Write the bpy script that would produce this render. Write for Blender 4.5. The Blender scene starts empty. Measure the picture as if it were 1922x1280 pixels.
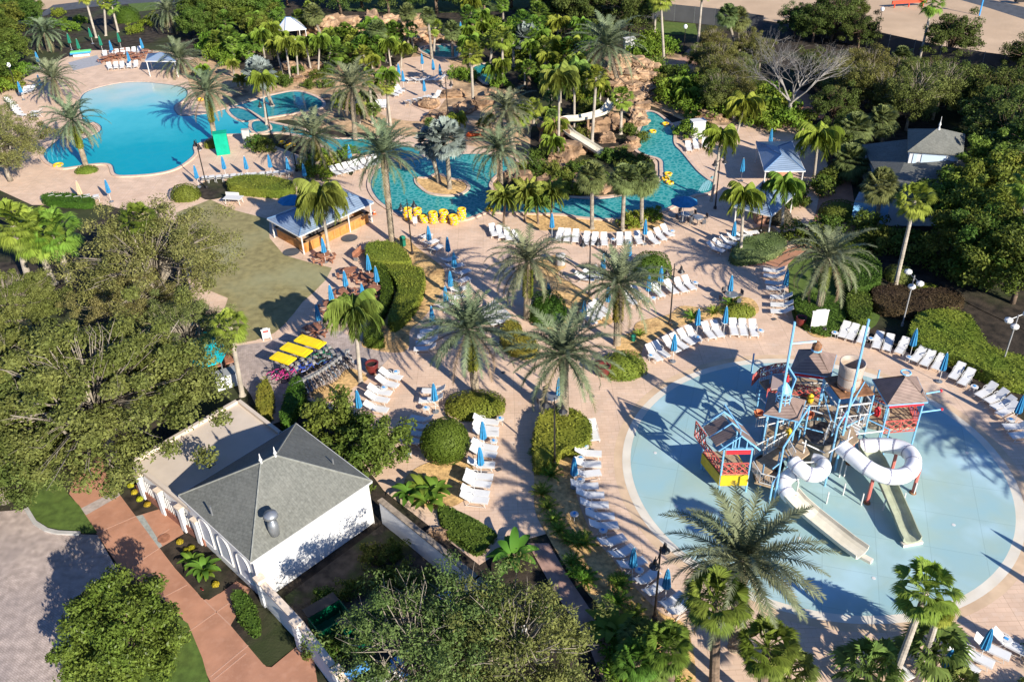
import bpy, math, random
import numpy as np
from mathutils import Vector, Matrix, Quaternion, noise
random.seed(7)
rad=math.radians
# ------------------------------------------------------------------ camera, sky, sun, exposure
CAMH=40.0; FPX=1700.0
RM=Matrix(((0.99938183,0.03515612,0.0),(-0.01959909,0.55714268,-0.83018547),(-0.0291861,0.82967227,0.5574873)))
sc=bpy.context.scene
cam=bpy.data.cameras.new('camera'); co=bpy.data.objects.new('camera',cam); sc.collection.objects.link(co)
m=RM.to_4x4(); m.translation=(0,0,CAMH); co.matrix_world=m
cam.sensor_width=36; cam.lens=FPX/1922*36; cam.clip_end=3000; cam.clip_start=0.5
sc.camera=co
SUN_EL=rad(26); SUN_AZ=rad(-55)
sv=Vector((math.cos(SUN_AZ)*math.cos(SUN_EL),math.sin(SUN_AZ)*math.cos(SUN_EL),math.sin(SUN_EL)))
w=bpy.data.worlds.new('World'); sc.world=w; w.use_nodes=True
nt=w.node_tree; bg=nt.nodes['Background']; sky=nt.nodes.new('ShaderNodeTexSky'); sky.sky_type='NISHITA'
sky.sun_disc=False; sky.sun_elevation=SUN_EL; sky.sun_rotation=rad(145)
tint=nt.nodes.new('ShaderNodeMix'); tint.data_type='RGBA'; tint.blend_type='MULTIPLY'; tint.inputs[0].default_value=1; tint.inputs[7].default_value=(.72,.92,1.25,1)   # the clear deep-blue sky of the photograph's white balance
nt.links.new(sky.outputs[0],tint.inputs[6]); nt.links.new(tint.outputs[2],bg.inputs[0]); bg.inputs[1].default_value=0.075; sky.ozone_density=5; sky.dust_density=0.4
sl=bpy.data.lights.new('sun','SUN'); sl.energy=5.0; sl.angle=rad(0.5); sl.color=(1.0,0.94,0.82)
so=bpy.data.objects.new('sun',sl); sc.collection.objects.link(so); so.rotation_euler=sv.to_track_quat('Z','Y').to_euler(); so.location=(40,-40,60)
sc.view_settings.view_transform='Standard'; sc.view_settings.look='None'; sc.view_settings.gamma=1
sc.view_settings.exposure=0.86
# ------------------------------------------------------------------ helpers
C=sc.collection
def G(px,py,h=0.0):
    r=RM@Vector((px-961,-(py-640),-FPX)); t=(h-CAMH)/r.z
    return Vector((r.x*t,r.y*t,h))
RT=RM.transposed()
def PX(v):
    c=RT@Vector((v[0],v[1],v[2]-CAMH)); return (961+FPX*c.x/-c.z, 640-FPX*c.y/-c.z)
def HT(b,t,off=0.0):
    g=G(*b); lo,hi=0.05,35.
    for _ in range(40):
        mid=(lo+hi)/2
        if PX((g.x,g.y,mid))[1]>t[1]: lo=mid
        else: hi=mid
    return lo
class MB:
    def __init__(s): s.v=[]; s.f=[]; s.mi=[]; s.cm=0
    def add(s,vs,fs):
        o=len(s.v); s.v.extend([tuple(v) for v in vs]); s.f.extend([tuple(i+o for i in f) for f in fs]); s.mi.extend([s.cm]*len(fs)); return s
    def box(s,c,d,rz=0,rot=None):
        hx,hy,hz=d[0]/2,d[1]/2,d[2]/2
        M=rot if rot else Matrix.Rotation(rz,3,'Z')
        vs=[Vector(c)+M@Vector((x*hx,y*hy,z*hz)) for x in(-1,1) for y in(-1,1) for z in(-1,1)]
        return s.add(vs,[(0,1,3,2),(4,6,7,5),(0,4,5,1),(2,3,7,6),(0,2,6,4),(1,5,7,3)])
    def tube(s,pts,r,n=6,r1=None,cap=True):
        pts=[Vector(p) for p in pts]; k=len(pts); ring=[]; vs=[]
        for i,p in enumerate(pts):
            a=pts[max(i-1,0)]; b=pts[min(i+1,k-1)]; d=(b-a)
            if d.length<1e-9: d=Vector((0,0,1))
            d.normalize(); u=d.orthogonal().normalized() if i==0 else (u-d*u.dot(d)).normalized()
            w_=d.cross(u); rr=r[i] if isinstance(r,(list,tuple)) else (r if r1 is None else r+(r1-r)*i/(k-1))
            for j in range(n):
                an=2*math.pi*j/n; vs.append(p+(u*math.cos(an)+w_*math.sin(an))*rr)
        fs=[]
        for i in range(k-1):
            for j in range(n): a=i*n+j; b=i*n+(j+1)%n; fs.append((a,b,b+n,a+n))
        if cap: fs.append(tuple(range(n))[::-1]); fs.append(tuple(range((k-1)*n,k*n)))
        return s.add(vs,fs)
    def lathe(s,prof,n=12,c=(0,0,0)):
        vs=[];fs=[];c=Vector(c)
        for r,z in prof:
            for j in range(n): a=2*math.pi*j/n; vs.append(c+Vector((r*math.cos(a),r*math.sin(a),z)))
        for i in range(len(prof)-1):
            for j in range(n): a=i*n+j;b=i*n+(j+1)%n; fs.append((a,b,b+n,a+n))
        fs.append(tuple(range(n))[::-1]); fs.append(tuple(range((len(prof)-1)*n,len(prof)*n)))
        return s.add(vs,fs)
    def prism(s,poly,z0,z1):
        n=len(poly); vs=[(p[0],p[1],z0) for p in poly]+[(p[0],p[1],z1) for p in poly]
        fs=[tuple(range(n))[::-1],tuple(range(n,2*n))]+[(i,(i+1)%n,(i+1)%n+n,i+n) for i in range(n)]
        return s.add(vs,fs)
    def quad(s,*p): return s.add(p,[tuple(range(len(p)))])
    def build(s,name,mat,parent=None,smooth=False,loc=None):
        me=bpy.data.meshes.new(name); me.from_pydata(s.v,[],s.f); 
        mats=mat if isinstance(mat,(list,tuple)) else [mat]
        for q in mats: me.materials.append(q)
        if len(mats)>1: me.polygons.foreach_set('material_index',s.mi)
        if smooth: me.polygons.foreach_set('use_smooth',[True]*len(me.polygons))
        me.update(); o=bpy.data.objects.new(name,me); C.objects.link(o)
        if parent: o.parent=parent
        if loc is not None: o.location=loc
        return o
def npmesh(name,V,F,mat,parent=None,loc=None):
    me=bpy.data.meshes.new(name); V=np.asarray(V,dtype=np.float32).reshape(-1,3); k=F.shape[1]; n=F.shape[0]
    me.vertices.add(len(V)); me.vertices.foreach_set('co',V.ravel()); me.loops.add(n*k); me.loops.foreach_set('vertex_index',F.ravel().astype(np.int32))
    me.polygons.add(n); me.polygons.foreach_set('loop_start',np.arange(0,n*k,k,dtype=np.int32)); me.update(calc_edges=True); me.validate()
    me.materials.append(mat); o=bpy.data.objects.new(name,me); C.objects.link(o)
    if parent: o.parent=parent
    if loc is not None: o.location=loc
    return o
def empty(name,loc=(0,0,0),rz=0):
    o=bpy.data.objects.new(name,None); C.objects.link(o); o.location=loc; o.rotation_euler=(0,0,rz); o.empty_display_size=0.3; return o
KIDS={}
def copy_tree(o,parent=None):
    c=o.copy(); C.objects.link(c); c.parent=parent
    if parent is None:
        for k in list(c.keys()):
            if k in('label','group','category'): del c[k]
    for ch in [x for x in KIDS.get(o.name,[])]: 
        d=copy_tree(ch,c); KIDS.setdefault(c.name,[]).append(d)
    return c
def index(root):
    KIDS[root.name]=[]
    for o in list(C.objects):
        if o.parent==root: KIDS[root.name].append(o); index(o)
PROTO={}
def place(kind,loc,rz=0,sc_=1.0):
    """the first placement uses the built thing itself, later ones copy it with its parts"""
    if kind[0] not in PROTO or PROTO[kind[0]] is None:
        r=kind[1](); index(r); PROTO[kind[0]]=r
    else: r=copy_tree(PROTO[kind[0]])
    r.location=loc; r.rotation_euler=(0,0,rz); r.scale=(sc_,)*3 if not isinstance(sc_,tuple) else sc_
    return r
ORD='first second third fourth fifth sixth seventh eighth ninth tenth eleventh twelfth thirteenth fourteenth fifteenth sixteenth seventeenth eighteenth nineteenth twentieth'.split()
REG={}
def reg(o,base,zone,cat,group=None,sort='x'):
    o['category']=cat
    if group: o['group']=group
    REG.setdefault((base,zone,sort),[]).append(o); return o
def tag(o,label,cat,group=None):
    o['label']=label; o['category']=cat
    if group: o['group']=group
    return o
def finish_labels():
    bpy.context.view_layer.update()
    for (base,zone,sort),L in REG.items():
        L.sort(key=lambda o: PX(o.matrix_world.translation)[0 if sort=='x' else 1])
        n=len(L); word=('left' if sort=='x' else 'back')
        for i,o in enumerate(L):
            if n==1: o['label']=f'{base}, {zone}'
            elif i==n-1 and n<3: o['label']=f'{base}, {"right-hand one" if sort=="x" else "nearer one"}, {zone}'
            elif n<3: o['label']=f'{base}, {"left-hand one" if sort=="x" else "farther one"}, {zone}'
            else:
                if i<n/2: q=('' if i==0 else ORD[i]+' from ')+('leftmost' if i==0 and sort=='x' else 'farthest' if i==0 else 'the '+word)
                else:
                    j=n-1-i; q=('rightmost' if sort=='x' else 'nearest') if j==0 else ORD[j]+' from the '+('right' if sort=='x' else 'front')
                o['label']=f'{base}, {q}, {zone}'
def structure(o): o['kind']='structure'; return o
# ------------------------------------------------------------------ materials
MATS={}
def mat(name,col,rough=0.7,var=0.0,scale=3.0,metal=0.0,bump=0.0,bscale=None,island=0.0,col2=None,spec=0.3,detail=4,coat=0,objrand=0.0,alpha=None,transl=0.0):
    if name in MATS: return MATS[name]
    M=bpy.data.materials.new(name); M.use_nodes=True; n=M.node_tree; L=n.links; b=n.nodes['Principled BSDF']
    b.inputs['Roughness'].default_value=rough; b.inputs['Metallic'].default_value=metal; b.inputs['Specular IOR Level'].default_value=spec
    b.inputs['Base Color'].default_value=(*col,1)
    tc=n.nodes.new('ShaderNodeTexCoord'); geo=n.nodes.new('ShaderNodeNewGeometry')
    cur=None
    if var>0 or col2:
        nz=n.nodes.new('ShaderNodeTexNoise'); nz.inputs['Scale'].default_value=scale; nz.inputs['Detail'].default_value=detail
        L.new(geo.outputs['Position'] if not col2 or True else tc.outputs['Object'],nz.inputs['Vector'])
        r=n.nodes.new('ShaderNodeValToRGB'); c2=col2 or tuple(min(1,x*(1+var)) for x in col); c1=tuple(x*(1-var) for x in col) if not col2 else col
        r.color_ramp.elements[0].position=0.35; r.color_ramp.elements[1].position=0.65
        r.color_ramp.elements[0].color=(*c1,1); r.color_ramp.elements[1].color=(*c2,1)
        L.new(nz.outputs['Fac'],r.inputs['Fac']); cur=r.outputs['Color']
    if island>0 or objrand>0:
        hv=n.nodes.new('ShaderNodeHueSaturation'); mr=n.nodes.new('ShaderNodeMapRange'); mr.inputs['To Min'].default_value=1-island; mr.inputs['To Max'].default_value=1+island
        L.new(geo.outputs['Random Per Island'],mr.inputs['Value']); L.new(mr.outputs[0],hv.inputs['Value'])
        if cur: L.new(cur,hv.inputs['Color'])
        else: hv.inputs['Color'].default_value=(*col,1)
        mh=n.nodes.new('ShaderNodeMapRange'); mh.inputs['To Min'].default_value=0.5-0.02-objrand*.06; mh.inputs['To Max'].default_value=0.5+0.02+objrand*.06
        oi=n.nodes.new('ShaderNodeObjectInfo')
        L.new(oi.outputs['Random'] if objrand else geo.outputs['Random Per Island'],mh.inputs['Value']); L.new(mh.outputs[0],hv.inputs['Hue'])
        cur=hv.outputs['Color']
    if cur: L.new(cur,b.inputs['Base Color'])
    if bump>0:
        nb=n.nodes.new('ShaderNodeTexNoise'); nb.inputs['Scale'].default_value=bscale or scale*4; nb.inputs['Detail'].default_value=3
        L.new(geo.outputs['Position'],nb.inputs['Vector'])
        bu=n.nodes.new('ShaderNodeBump'); bu.inputs['Strength'].default_value=min(1,bump); bu.inputs['Distance'].default_value=0.05
        L.new(nb.outputs['Fac'],bu.inputs['Height']); L.new(bu.outputs[0],b.inputs['Normal'])
    if transl>0:
        tr=n.nodes.new('ShaderNodeBsdfTranslucent'); mx=n.nodes.new('ShaderNodeMixShader'); mx.inputs[0].default_value=transl
        if cur: L.new(cur,tr.inputs['Color'])
        else: tr.inputs['Color'].default_value=(*col,1)
        out=n.nodes['Material Output']; L.new(b.outputs[0],mx.inputs[1]); L.new(tr.outputs[0],mx.inputs[2]); L.new(mx.outputs[0],out.inputs['Surface'])
    MATS[name]=M; return M
def tiled(M,w_,h_,mort,fac=0.35,rz=0.0,offset=0.5,ms=0.02):
    """adds a brick or tile joint pattern laid in world coordinates"""
    n=M.node_tree;L=n.links;b=n.nodes['Principled BSDF']; src=b.inputs['Base Color'].links[0].from_socket if b.inputs['Base Color'].links else None
    geo=n.nodes.new('ShaderNodeNewGeometry'); mp=n.nodes.new('ShaderNodeMapping'); mp.inputs['Rotation'].default_value=(0,0,rz); L.new(geo.outputs['Position'],mp.inputs['Vector'])
    br=n.nodes.new('ShaderNodeTexBrick'); L.new(mp.outputs[0],br.inputs['Vector']); br.offset=offset
    br.inputs['Scale'].default_value=1; br.inputs['Brick Width'].default_value=w_; br.inputs['Row Height'].default_value=h_; br.inputs['Mortar Size'].default_value=ms
    br.inputs['Color1'].default_value=(1,1,1,1); br.inputs['Color2'].default_value=(.82,.82,.82,1); br.inputs['Mortar'].default_value=(*mort,1)
    mx=n.nodes.new('ShaderNodeMix'); mx.data_type='RGBA'; mx.blend_type='MULTIPLY'; mx.inputs[0].default_value=fac
    if src: L.new(src,mx.inputs[6])
    else: mx.inputs[6].default_value=b.inputs['Base Color'].default_value
    L.new(br.outputs['Color'],mx.inputs[7]); L.new(mx.outputs[2],b.inputs['Base Color']); return M
def joints(M,w_,fac=.3,rz=0.0):
    return tiled(M,w_,w_,(.45,.42,.40),fac,rz,0,.02)
def stained(M,col,scale=.25,lo=.5,hi=.75,fac=.6):
    n=M.node_tree;L=n.links;b=n.nodes['Principled BSDF']; src=b.inputs['Base Color'].links[0].from_socket if b.inputs['Base Color'].links else None
    geo=n.nodes.new('ShaderNodeNewGeometry'); nz=n.nodes.new('ShaderNodeTexNoise'); nz.inputs['Scale'].default_value=scale; nz.inputs['Detail'].default_value=5; L.new(geo.outputs['Position'],nz.inputs['Vector'])
    mr=n.nodes.new('ShaderNodeMapRange'); mr.inputs['From Min'].default_value=lo; mr.inputs['From Max'].default_value=hi; mr.inputs['To Max'].default_value=fac; L.new(nz.outputs['Fac'],mr.inputs['Value'])
    mx=n.nodes.new('ShaderNodeMix'); mx.data_type='RGBA'; L.new(mr.outputs[0],mx.inputs[0]); mx.inputs[7].default_value=(*col,1)
    if src: L.new(src,mx.inputs[6])
    else: mx.inputs[6].default_value=b.inputs['Base Color'].default_value
    L.new(mx.outputs[2],b.inputs['Base Color']); return M
# ------------------------------------------------------------------ materials of the setting
m_ground=mat('mulch_soil',(0.035,0.026,0.018),0.95,var=.6,scale=1.2,bump=.6,bscale=9)
stained(m_ground,(0.035,0.05,0.012),.12,.5,.62,.7)
m_deck=stained(tiled(mat('pink_deck',(0.68,0.485,0.35),0.85,var=.08,scale=.7,bump=.1,bscale=30),.6,.3,(.62,.55,.5),.55,0,.5,.012),(0.58,0.37,0.25),.18,.52,.75,.45)
m_deck=stained(m_deck,(0.66,0.52,0.42),1.6,.55,.75,.5); m_deck=joints(m_deck,2.4,.35)
m_brick=stained(tiled(mat('paver_drive',(0.47,0.38,0.33),0.9,var=.2,scale=2.2,bump=.2,bscale=20),.22,.11,(.55,.5,.48),.8,.6,.5,.012),(0.24,0.20,0.19),.3,.45,.7,.6)
m_walk=stained(mat('terracotta_concrete',(0.42,0.205,0.125),0.8,var=.12,scale=.8,bump=.05),(0.27,0.12,0.07),.35,.5,.75,.55)
m_joint=mat('concrete_joint',(0.47,0.27,0.19),0.85)
m_band=mat('pale_concrete_band',(0.40,0.33,0.29),0.85,var=.15,scale=4)
m_bandg=mat('grey_concrete_band',(0.30,0.31,0.28),0.85,var=.15,scale=4)
m_grass=stained(mat('lawn',(0.25,0.215,0.095),0.95,var=.2,scale=1.5,bump=.5,bscale=25),(0.30,0.29,0.16),.16,.48,.68,.8)
m_grass2=stained(mat('green_lawn',(0.08,0.125,0.022),0.95,var=.25,scale=2,bump=.5,bscale=25),(0.12,0.15,0.03),.3,.5,.72,.6)  # greener, darker grass than the dry lawn
m_gold=stained(mat('golden_gravel',(0.60,0.38,0.16),0.95,var=.3,scale=3.5,bump=.8,bscale=14,detail=8),(0.20,0.10,0.04),.6,.5,.75,.75)
m_rockg=stained(mat('rock_ground',(0.50,0.33,0.19),0.95,var=.25,scale=1.5,bump=.8,bscale=6),(0.10,0.065,0.04),.35,.5,.68,.8)
m_sand=stained(mat('sand_lot',(0.52,0.37,0.24),0.95,var=.08,scale=.3,bump=.5,bscale=2),(0.42,0.29,0.18),.05,.45,.7,.8)
m_asph=mat('asphalt',(0.075,0.08,0.09),0.9,var=.15,scale=1)
m_coping=mat('pool_coping',(0.58,0.42,0.32),0.8,var=.12,scale=2)
m_beach=stained(mat('wading_rim',(0.66,0.60,0.50),0.6,var=.06,scale=.8),(0.55,0.42,0.24),.5,.5,.75,.35)
def water(name,cols,rough=.06,caus=0.0,cs=2.0,grad=None,bump=.25,bs=3.0):
    M=bpy.data.materials.new(name); M.use_nodes=True; n=M.node_tree; L=n.links; b=n.nodes['Principled BSDF']
    b.inputs['Roughness'].default_value=rough; b.inputs['IOR'].default_value=1.33; b.inputs['Specular IOR Level'].default_value=.28
    geo=n.nodes.new('ShaderNodeNewGeometry'); nz=n.nodes.new('ShaderNodeTexNoise'); nz.inputs['Scale'].default_value=.22; nz.inputs['Detail'].default_value=3
    L.new(geo.outputs['Position'],nz.inputs['Vector'])
    r=n.nodes.new('ShaderNodeValToRGB'); e=r.color_ramp.elements
    if grad:
        (x0,y0),(x1,y1)=grad; d=Vector((x1-x0,y1-y0,0)); k=d/d.length_squared
        vm=n.nodes.new('ShaderNodeVectorMath'); vm.operation='DOT_PRODUCT'; vm.inputs[1].default_value=k
        sb=n.nodes.new('ShaderNodeVectorMath'); sb.operation='SUBTRACT'; sb.inputs[1].default_value=(x0,y0,0)
        L.new(geo.outputs['Position'],sb.inputs[0]); L.new(sb.outputs[0],vm.inputs[0])
        ad=n.nodes.new('ShaderNodeMath'); ad.operation='MULTIPLY_ADD'; ad.inputs[1].default_value=.25; L.new(nz.outputs['Fac'],ad.inputs[0]); L.new(vm.outputs['Value'],ad.inputs[2])
        su=n.nodes.new('ShaderNodeMath'); su.operation='SUBTRACT'; su.inputs[1].default_value=.125; L.new(ad.outputs[0],su.inputs[0]); L.new(su.outputs[0],r.inputs['Fac'])
        ps=[i/(len(cols)-1) for i in range(len(cols))]
    else:
        L.new(nz.outputs['Fac'],r.inputs['Fac']); ps=[.3+.4*i/(len(cols)-1) for i in range(len(cols))]
    e[0].position=ps[0]; e[0].color=(*cols[0],1); e[1].position=ps[-1]; e[1].color=(*cols[-1],1)
    for p,c in list(zip(ps,cols))[1:-1]: q=e.new(p); q.color=(*c,1)
    out=r.outputs['Color']
    if caus>0:  # caustic light web painted into the water's base colour
        v=n.nodes.new('ShaderNodeTexVoronoi'); v.feature='DISTANCE_TO_EDGE'; v.inputs['Scale'].default_value=cs
        n2=n.nodes.new('ShaderNodeTexNoise'); n2.inputs['Scale'].default_value=cs*.8; n2.inputs['Detail'].default_value=2; L.new(geo.outputs['Position'],n2.inputs['Vector'])
        mv=n.nodes.new('ShaderNodeMix'); mv.data_type='VECTOR'; mv.inputs[0].default_value=.35; L.new(geo.outputs['Position'],mv.inputs[4]); L.new(n2.outputs['Color'],mv.inputs[5]); L.new(mv.outputs[1],v.inputs['Vector'])
        mr=n.nodes.new('ShaderNodeMapRange'); mr.inputs['From Max'].default_value=.22; mr.inputs['To Min'].default_value=caus; mr.inputs['To Max'].default_value=0; L.new(v.outputs['Distance'],mr.inputs['Value'])
        mx=n.nodes.new('ShaderNodeMix'); mx.data_type='RGBA'; L.new(mr.outputs[0],mx.inputs[0]); L.new(out,mx.inputs[6]); mx.inputs[7].default_value=(.35,.75,.68,1); out=mx.outputs[2]
    L.new(out,b.inputs['Base Color'])
    nb=n.nodes.new('ShaderNodeTexNoise'); nb.inputs['Scale'].default_value=bs; nb.inputs['Detail'].default_value=3; L.new(geo.outputs['Position'],nb.inputs['Vector'])
    bu=n.nodes.new('ShaderNodeBump'); bu.inputs['Strength'].default_value=bump; bu.inputs['Distance'].default_value=.05; L.new(nb.outputs['Fac'],bu.inputs['Height']); L.new(bu.outputs[0],b.inputs['Normal'])
    MATS[name]=M; return M
def S(pts,ox=0,oy=0,k=1.0): return [(ox+x/k,oy+y/k) for x,y in pts]
def smoothpoly(P,n=6):
    N=len(P); out=[]
    for i in range(N):
        p0,p1,p2,p3=[Vector(P[(i+j)%N]) for j in(-1,0,1,2)]
        for k in range(n):
            t=k/n; out.append(0.5*((2*p1)+(p2-p0)*t+(2*p0-5*p1+4*p2-p3)*t*t+(3*p1-p0-3*p2+p3)*t*t*t))
    return out
def wpoly(px,smooth=True,n=5,h=0.0):
    W=[G(x,y,h).to_2d() for x,y in px]
    return smoothpoly(W,n) if smooth else W
def area(W): return .5*sum(W[i][0]*W[(i+1)%len(W)][1]-W[(i+1)%len(W)][0]*W[i][1] for i in range(len(W)))
def sheet(name,px,z,mt,smooth=True,n=5,world=None):
    W=world or wpoly(px,smooth,n)
    if area(W)<0: W=W[::-1]
    return structure(MB().quad(*[(p[0],p[1],z) for p in W]).build(name,mt))
def offs(W,d):
    if area(W)<0: W=W[::-1]
    out=[]; N=len(W)
    for i in range(N):
        a,b=Vector(W[i-1]),Vector(W[(i+1)%N]); t=(b-a); t=t.normalized() if t.length>1e-6 else Vector((1,0)); out.append(Vector(W[i])+Vector((t.y,-t.x))*d)
    return W,out
def rim(name,W,d,z,mt,h=.06):
    W,O=offs(W,d); N=len(W); mb=MB(); vs=[(p.x,p.y,z) for p in W]+[(p.x,p.y,z+h) for p in W]+[(p.x,p.y,z+h) for p in O]+[(p.x,p.y,z-.1) for p in O]
    fs=[]
    for i in range(N):
        j=(i+1)%N; fs+= [(i,j,N+j,N+i),(N+i,N+j,2*N+j,2*N+i),(2*N+i,2*N+j,3*N+j,3*N+i)]
    mb.add(vs,[f[::-1] for f in fs]); return structure(mb.build(name,mt))
# ------------------------------------------------------------------ ground sheets
structure(MB().quad((-900,-100,-.02),(900,-100,-.02),(900,1800,-.02),(-900,1800,-.02)).build('ground',m_ground))
Z=0.0
def z():   # non-overlapping neighbours mostly; a thin step each
    global Z; Z+=.001; return Z
sheet('deck',[(-60,215),(40,150),(100,120),(150,95),(300,95),(420,120),(480,260),(660,330),(720,240),(800,130),(900,150),(1000,300),(1215,300),(1240,235),(1290,225),(1380,230),(1440,220),(1530,240),(1560,330),(1560,430),(1500,480),(1480,500),(1480,570),(1520,610),(1570,630),(1700,660),(1800,710),(1922,790),(1990,900),(1990,1320),(1250,1320),(1150,1150),(1030,1000),(960,1020),(900,1060),(720,920),(600,760),(440,690),(420,640),(360,560),(330,420),(200,385),(60,385),(-60,330)],z(),m_deck,False)
sheet('rock_ground',[(380,200),(350,120),(420,100),(500,90),(640,45),(760,40),(900,80),(1000,100),(1100,120),(1180,90),(1330,120),(1330,180),(1420,210),(1380,235),(1290,228),(1210,200),(1195,290),(1230,330),(1170,380),(1080,385),(1000,400),(930,385),(900,330),(880,300),(950,290),(820,262),(760,255),(700,250),(620,245),(540,225),(460,235)],z(),m_rockg)
sheet('rock_ground',[(985,400),(1060,406),(1110,412),(1175,420),(1200,412),(1240,400),(1246,418),(1225,434),(1060,434),(1000,428)],z(),m_gold)
sheet('mulch_bed',[(1000,235),(1045,215),(1130,205),(1195,225),(1195,280),(1230,310),(1200,355),(1100,368),(1000,365),(940,360),(935,335),(990,310)],z(),m_ground)
sheet('terrace_slab',[(128,118),(182,104),(192,121),(138,133)],z(),mat('grey_slab',(.33,.33,.35),.8,var=.1),False)
sheet('mulch_bed',[(420,90),(520,60),(600,75),(680,80),(760,80),(770,110),(700,130),(600,120),(560,150),(520,160),(450,130)],z(),m_ground)
sheet('mulch_bed',[(860,70),(960,50),(1100,60),(1180,110),(1150,180),(1110,230),(1000,215),(960,170),(900,160),(870,110)],z(),m_ground)
sheet('upper_path',S([(860,400),(1060,480),(1200,500),(1320,580),(1330,500),(1290,370),(1250,350),(1180,420),(1060,440),(860,380)],960,0,3.764),z(),mat('pink_path',(0.43,0.25,0.17),.85,var=.15,scale=1))
sheet('sun_terrace',[(740,135),(760,110),(835,110),(850,150),(840,180),(800,225),(735,222),(705,205),(700,180),(740,170)],z(),m_deck)
sheet('sand_lot',[(1180,-100),(1240,20),(1335,26),(1430,38),(1669,78),(1874,112),(1922,120),(2300,190),(2600,-100),(2600,-420),(1100,-420)],z(),m_sand,False)
sheet('road',[(1740,-30),(1800,0),(1850,14),(1922,37),(2100,80),(2100,45),(1922,14),(1860,0),(1800,-30)],z(),m_asph,False)
sheet('sand_lot',[(-100,-60),(-60,30),(50,22),(120,14),(250,3),(330,-10),(330,-80)],z(),m_sand,False)
sheet('road',[(60,38),(110,22),(170,14),(250,8),(420,3),(560,2),(560,-14),(250,-8),(100,10)],z(),m_asph,False)
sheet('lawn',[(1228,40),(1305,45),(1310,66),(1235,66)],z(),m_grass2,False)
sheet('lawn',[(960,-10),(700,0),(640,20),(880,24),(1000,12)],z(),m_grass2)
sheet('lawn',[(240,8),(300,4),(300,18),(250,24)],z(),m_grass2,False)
# lawns
sheet('lawn',[(395,375),(440,395),(505,412),(506,447),(533,479),(581,493),(623,503),(612,525),(590,548),(568,567),(552,588),(533,610),(515,625),(480,639),(445,645),(415,600),(428,560),(380,540),(330,400)],z(),m_grass,False)
sheet('lawn',[(-80,530),(45,545),(60,600),(40,650),(-80,650)],z(),m_grass)
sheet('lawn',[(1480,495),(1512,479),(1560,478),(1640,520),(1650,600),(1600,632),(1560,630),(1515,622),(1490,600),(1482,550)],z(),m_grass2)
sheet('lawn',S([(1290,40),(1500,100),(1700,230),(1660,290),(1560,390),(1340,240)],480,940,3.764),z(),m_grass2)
sheet('garden_path',[(1405,500),(1440,498),(1470,502),(1500,478),(1545,455),(1600,440),(1605,400),(1590,320),(1550,320),(1520,440),(1470,470),(1430,480)],z(),m_walk)
sheet('garden_path',[(1500,170),(1530,185),(1550,200),(1545,222),(1520,228),(1470,235),(1470,220),(1500,205),(1490,185)],z(),m_walk)
# brick drives, walkway
sheet('paver_drive',[(430,690),(440,650),(500,642),(560,622),(640,622),(700,655),(735,668),(715,690),(650,700),(560,745),(530,790),(500,800),(470,740)],z(),m_brick,False)
sheet('paver_drive',[(-200,955),(0,960),(50,956),(66,982),(88,996),(109,1001),(183,1004),(215,1060),(228,1073),(180,1090),(133,1131),(135,1206),(151,1300),(-200,1330)],z(),m_brick,False)
m_curb=mat('kerb',(0.42,0.40,0.37),.85,var=.1)
def strip(name,px,wd,zt,mt,hh=.12,smooth=True):
    P=[G(x,y).to_2d() for x,y in px]; mb=MB(); L=[];R=[]
    for i,p in enumerate(P):
        a=P[max(i-1,0)];b=P[min(i+1,len(P)-1)];t=(b-a).normalized(); L.append(p+Vector((-t.y,t.x))*wd/2); R.append(p-Vector((-t.y,t.x))*wd/2)
    for i in range(len(P)-1):
        q=[L[i],R[i],R[i+1],L[i+1]]
        if area(q)<0: q=q[::-1]
        mb.prism(q,zt-.02,zt+hh)
    return structure(mb.build(name,mt))
strip('kerb',[(50,956),(66,982),(88,996),(109,1001),(150,1003)],.25,.02,m_curb,.13)
strip('kerb',[(133,1131),(135,1206),(151,1300)],.2,.02,m_curb,.13)
sheet('walkway',[(100,840),(125,852),(143,887),(130,927),(151,953),(165,980),(183,1004),(228,1070),(262,1090),(300,1121),(343,1160),(353,1200),(372,1232),(410,1310),(600,1310),(590,1240),(562,1209),(510,1252),(500,1251),(433,1174),(444,1160),(470,1105),(444,1091),(414,1113),(383,1126),(329,1067),(300,1029),(345,1002),(330,960),(298,956),(255,969),(226,930),(205,900),(190,860),(170,840)],z(),m_walk,False)
zz=z()
structure(MB().quad(*[tuple(G(x,y).to_2d())+(zz,) for x,y in [(151,955),(162,967),(226,930),(220,919)]]).build('pale_band',m_band))
structure(MB().quad(*[tuple(G(x,y).to_2d())+(zz,) for x,y in [(255,969),(299,1029),(305,1025),(268,966)]]).build('grey_band',m_bandg))
for a,b in [((183,1000),(255,969)),((257,1057),(299,1029)),((305,1122),(351,1098)),((352,1187),(433,1130)),((395,1270),(466,1211)),((318,993),(300,1005)),((383,1126),(433,1174)),((401,1276),(462,1226))]:
    strip('walkway_joint',[a,b],.06,Z+.004,m_joint,.002)
sheet('flower_bed',[(210,895),(226,930),(255,969),(298,956),(285,930),(255,880),(235,870)],z(),m_ground,False)
sheet('flower_bed',[(300,1029),(345,1002),(370,1010),(444,1085),(440,1092),(414,1112),(392,1126),(378,1122),(345,1080)],z(),m_ground,False)
sheet('flower_bed',[(433,1174),(444,1155),(455,1140),(500,1140),(545,1200),(562,1209),(507,1250),(495,1247)],z(),m_ground,False)
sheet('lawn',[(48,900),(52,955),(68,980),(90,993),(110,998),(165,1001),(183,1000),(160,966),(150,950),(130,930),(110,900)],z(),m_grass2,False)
sheet('lawn',[(353,1170),(380,1235),(395,1290),(150,1300),(140,1160),(250,1100)],z(),m_grass2,False)
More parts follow.
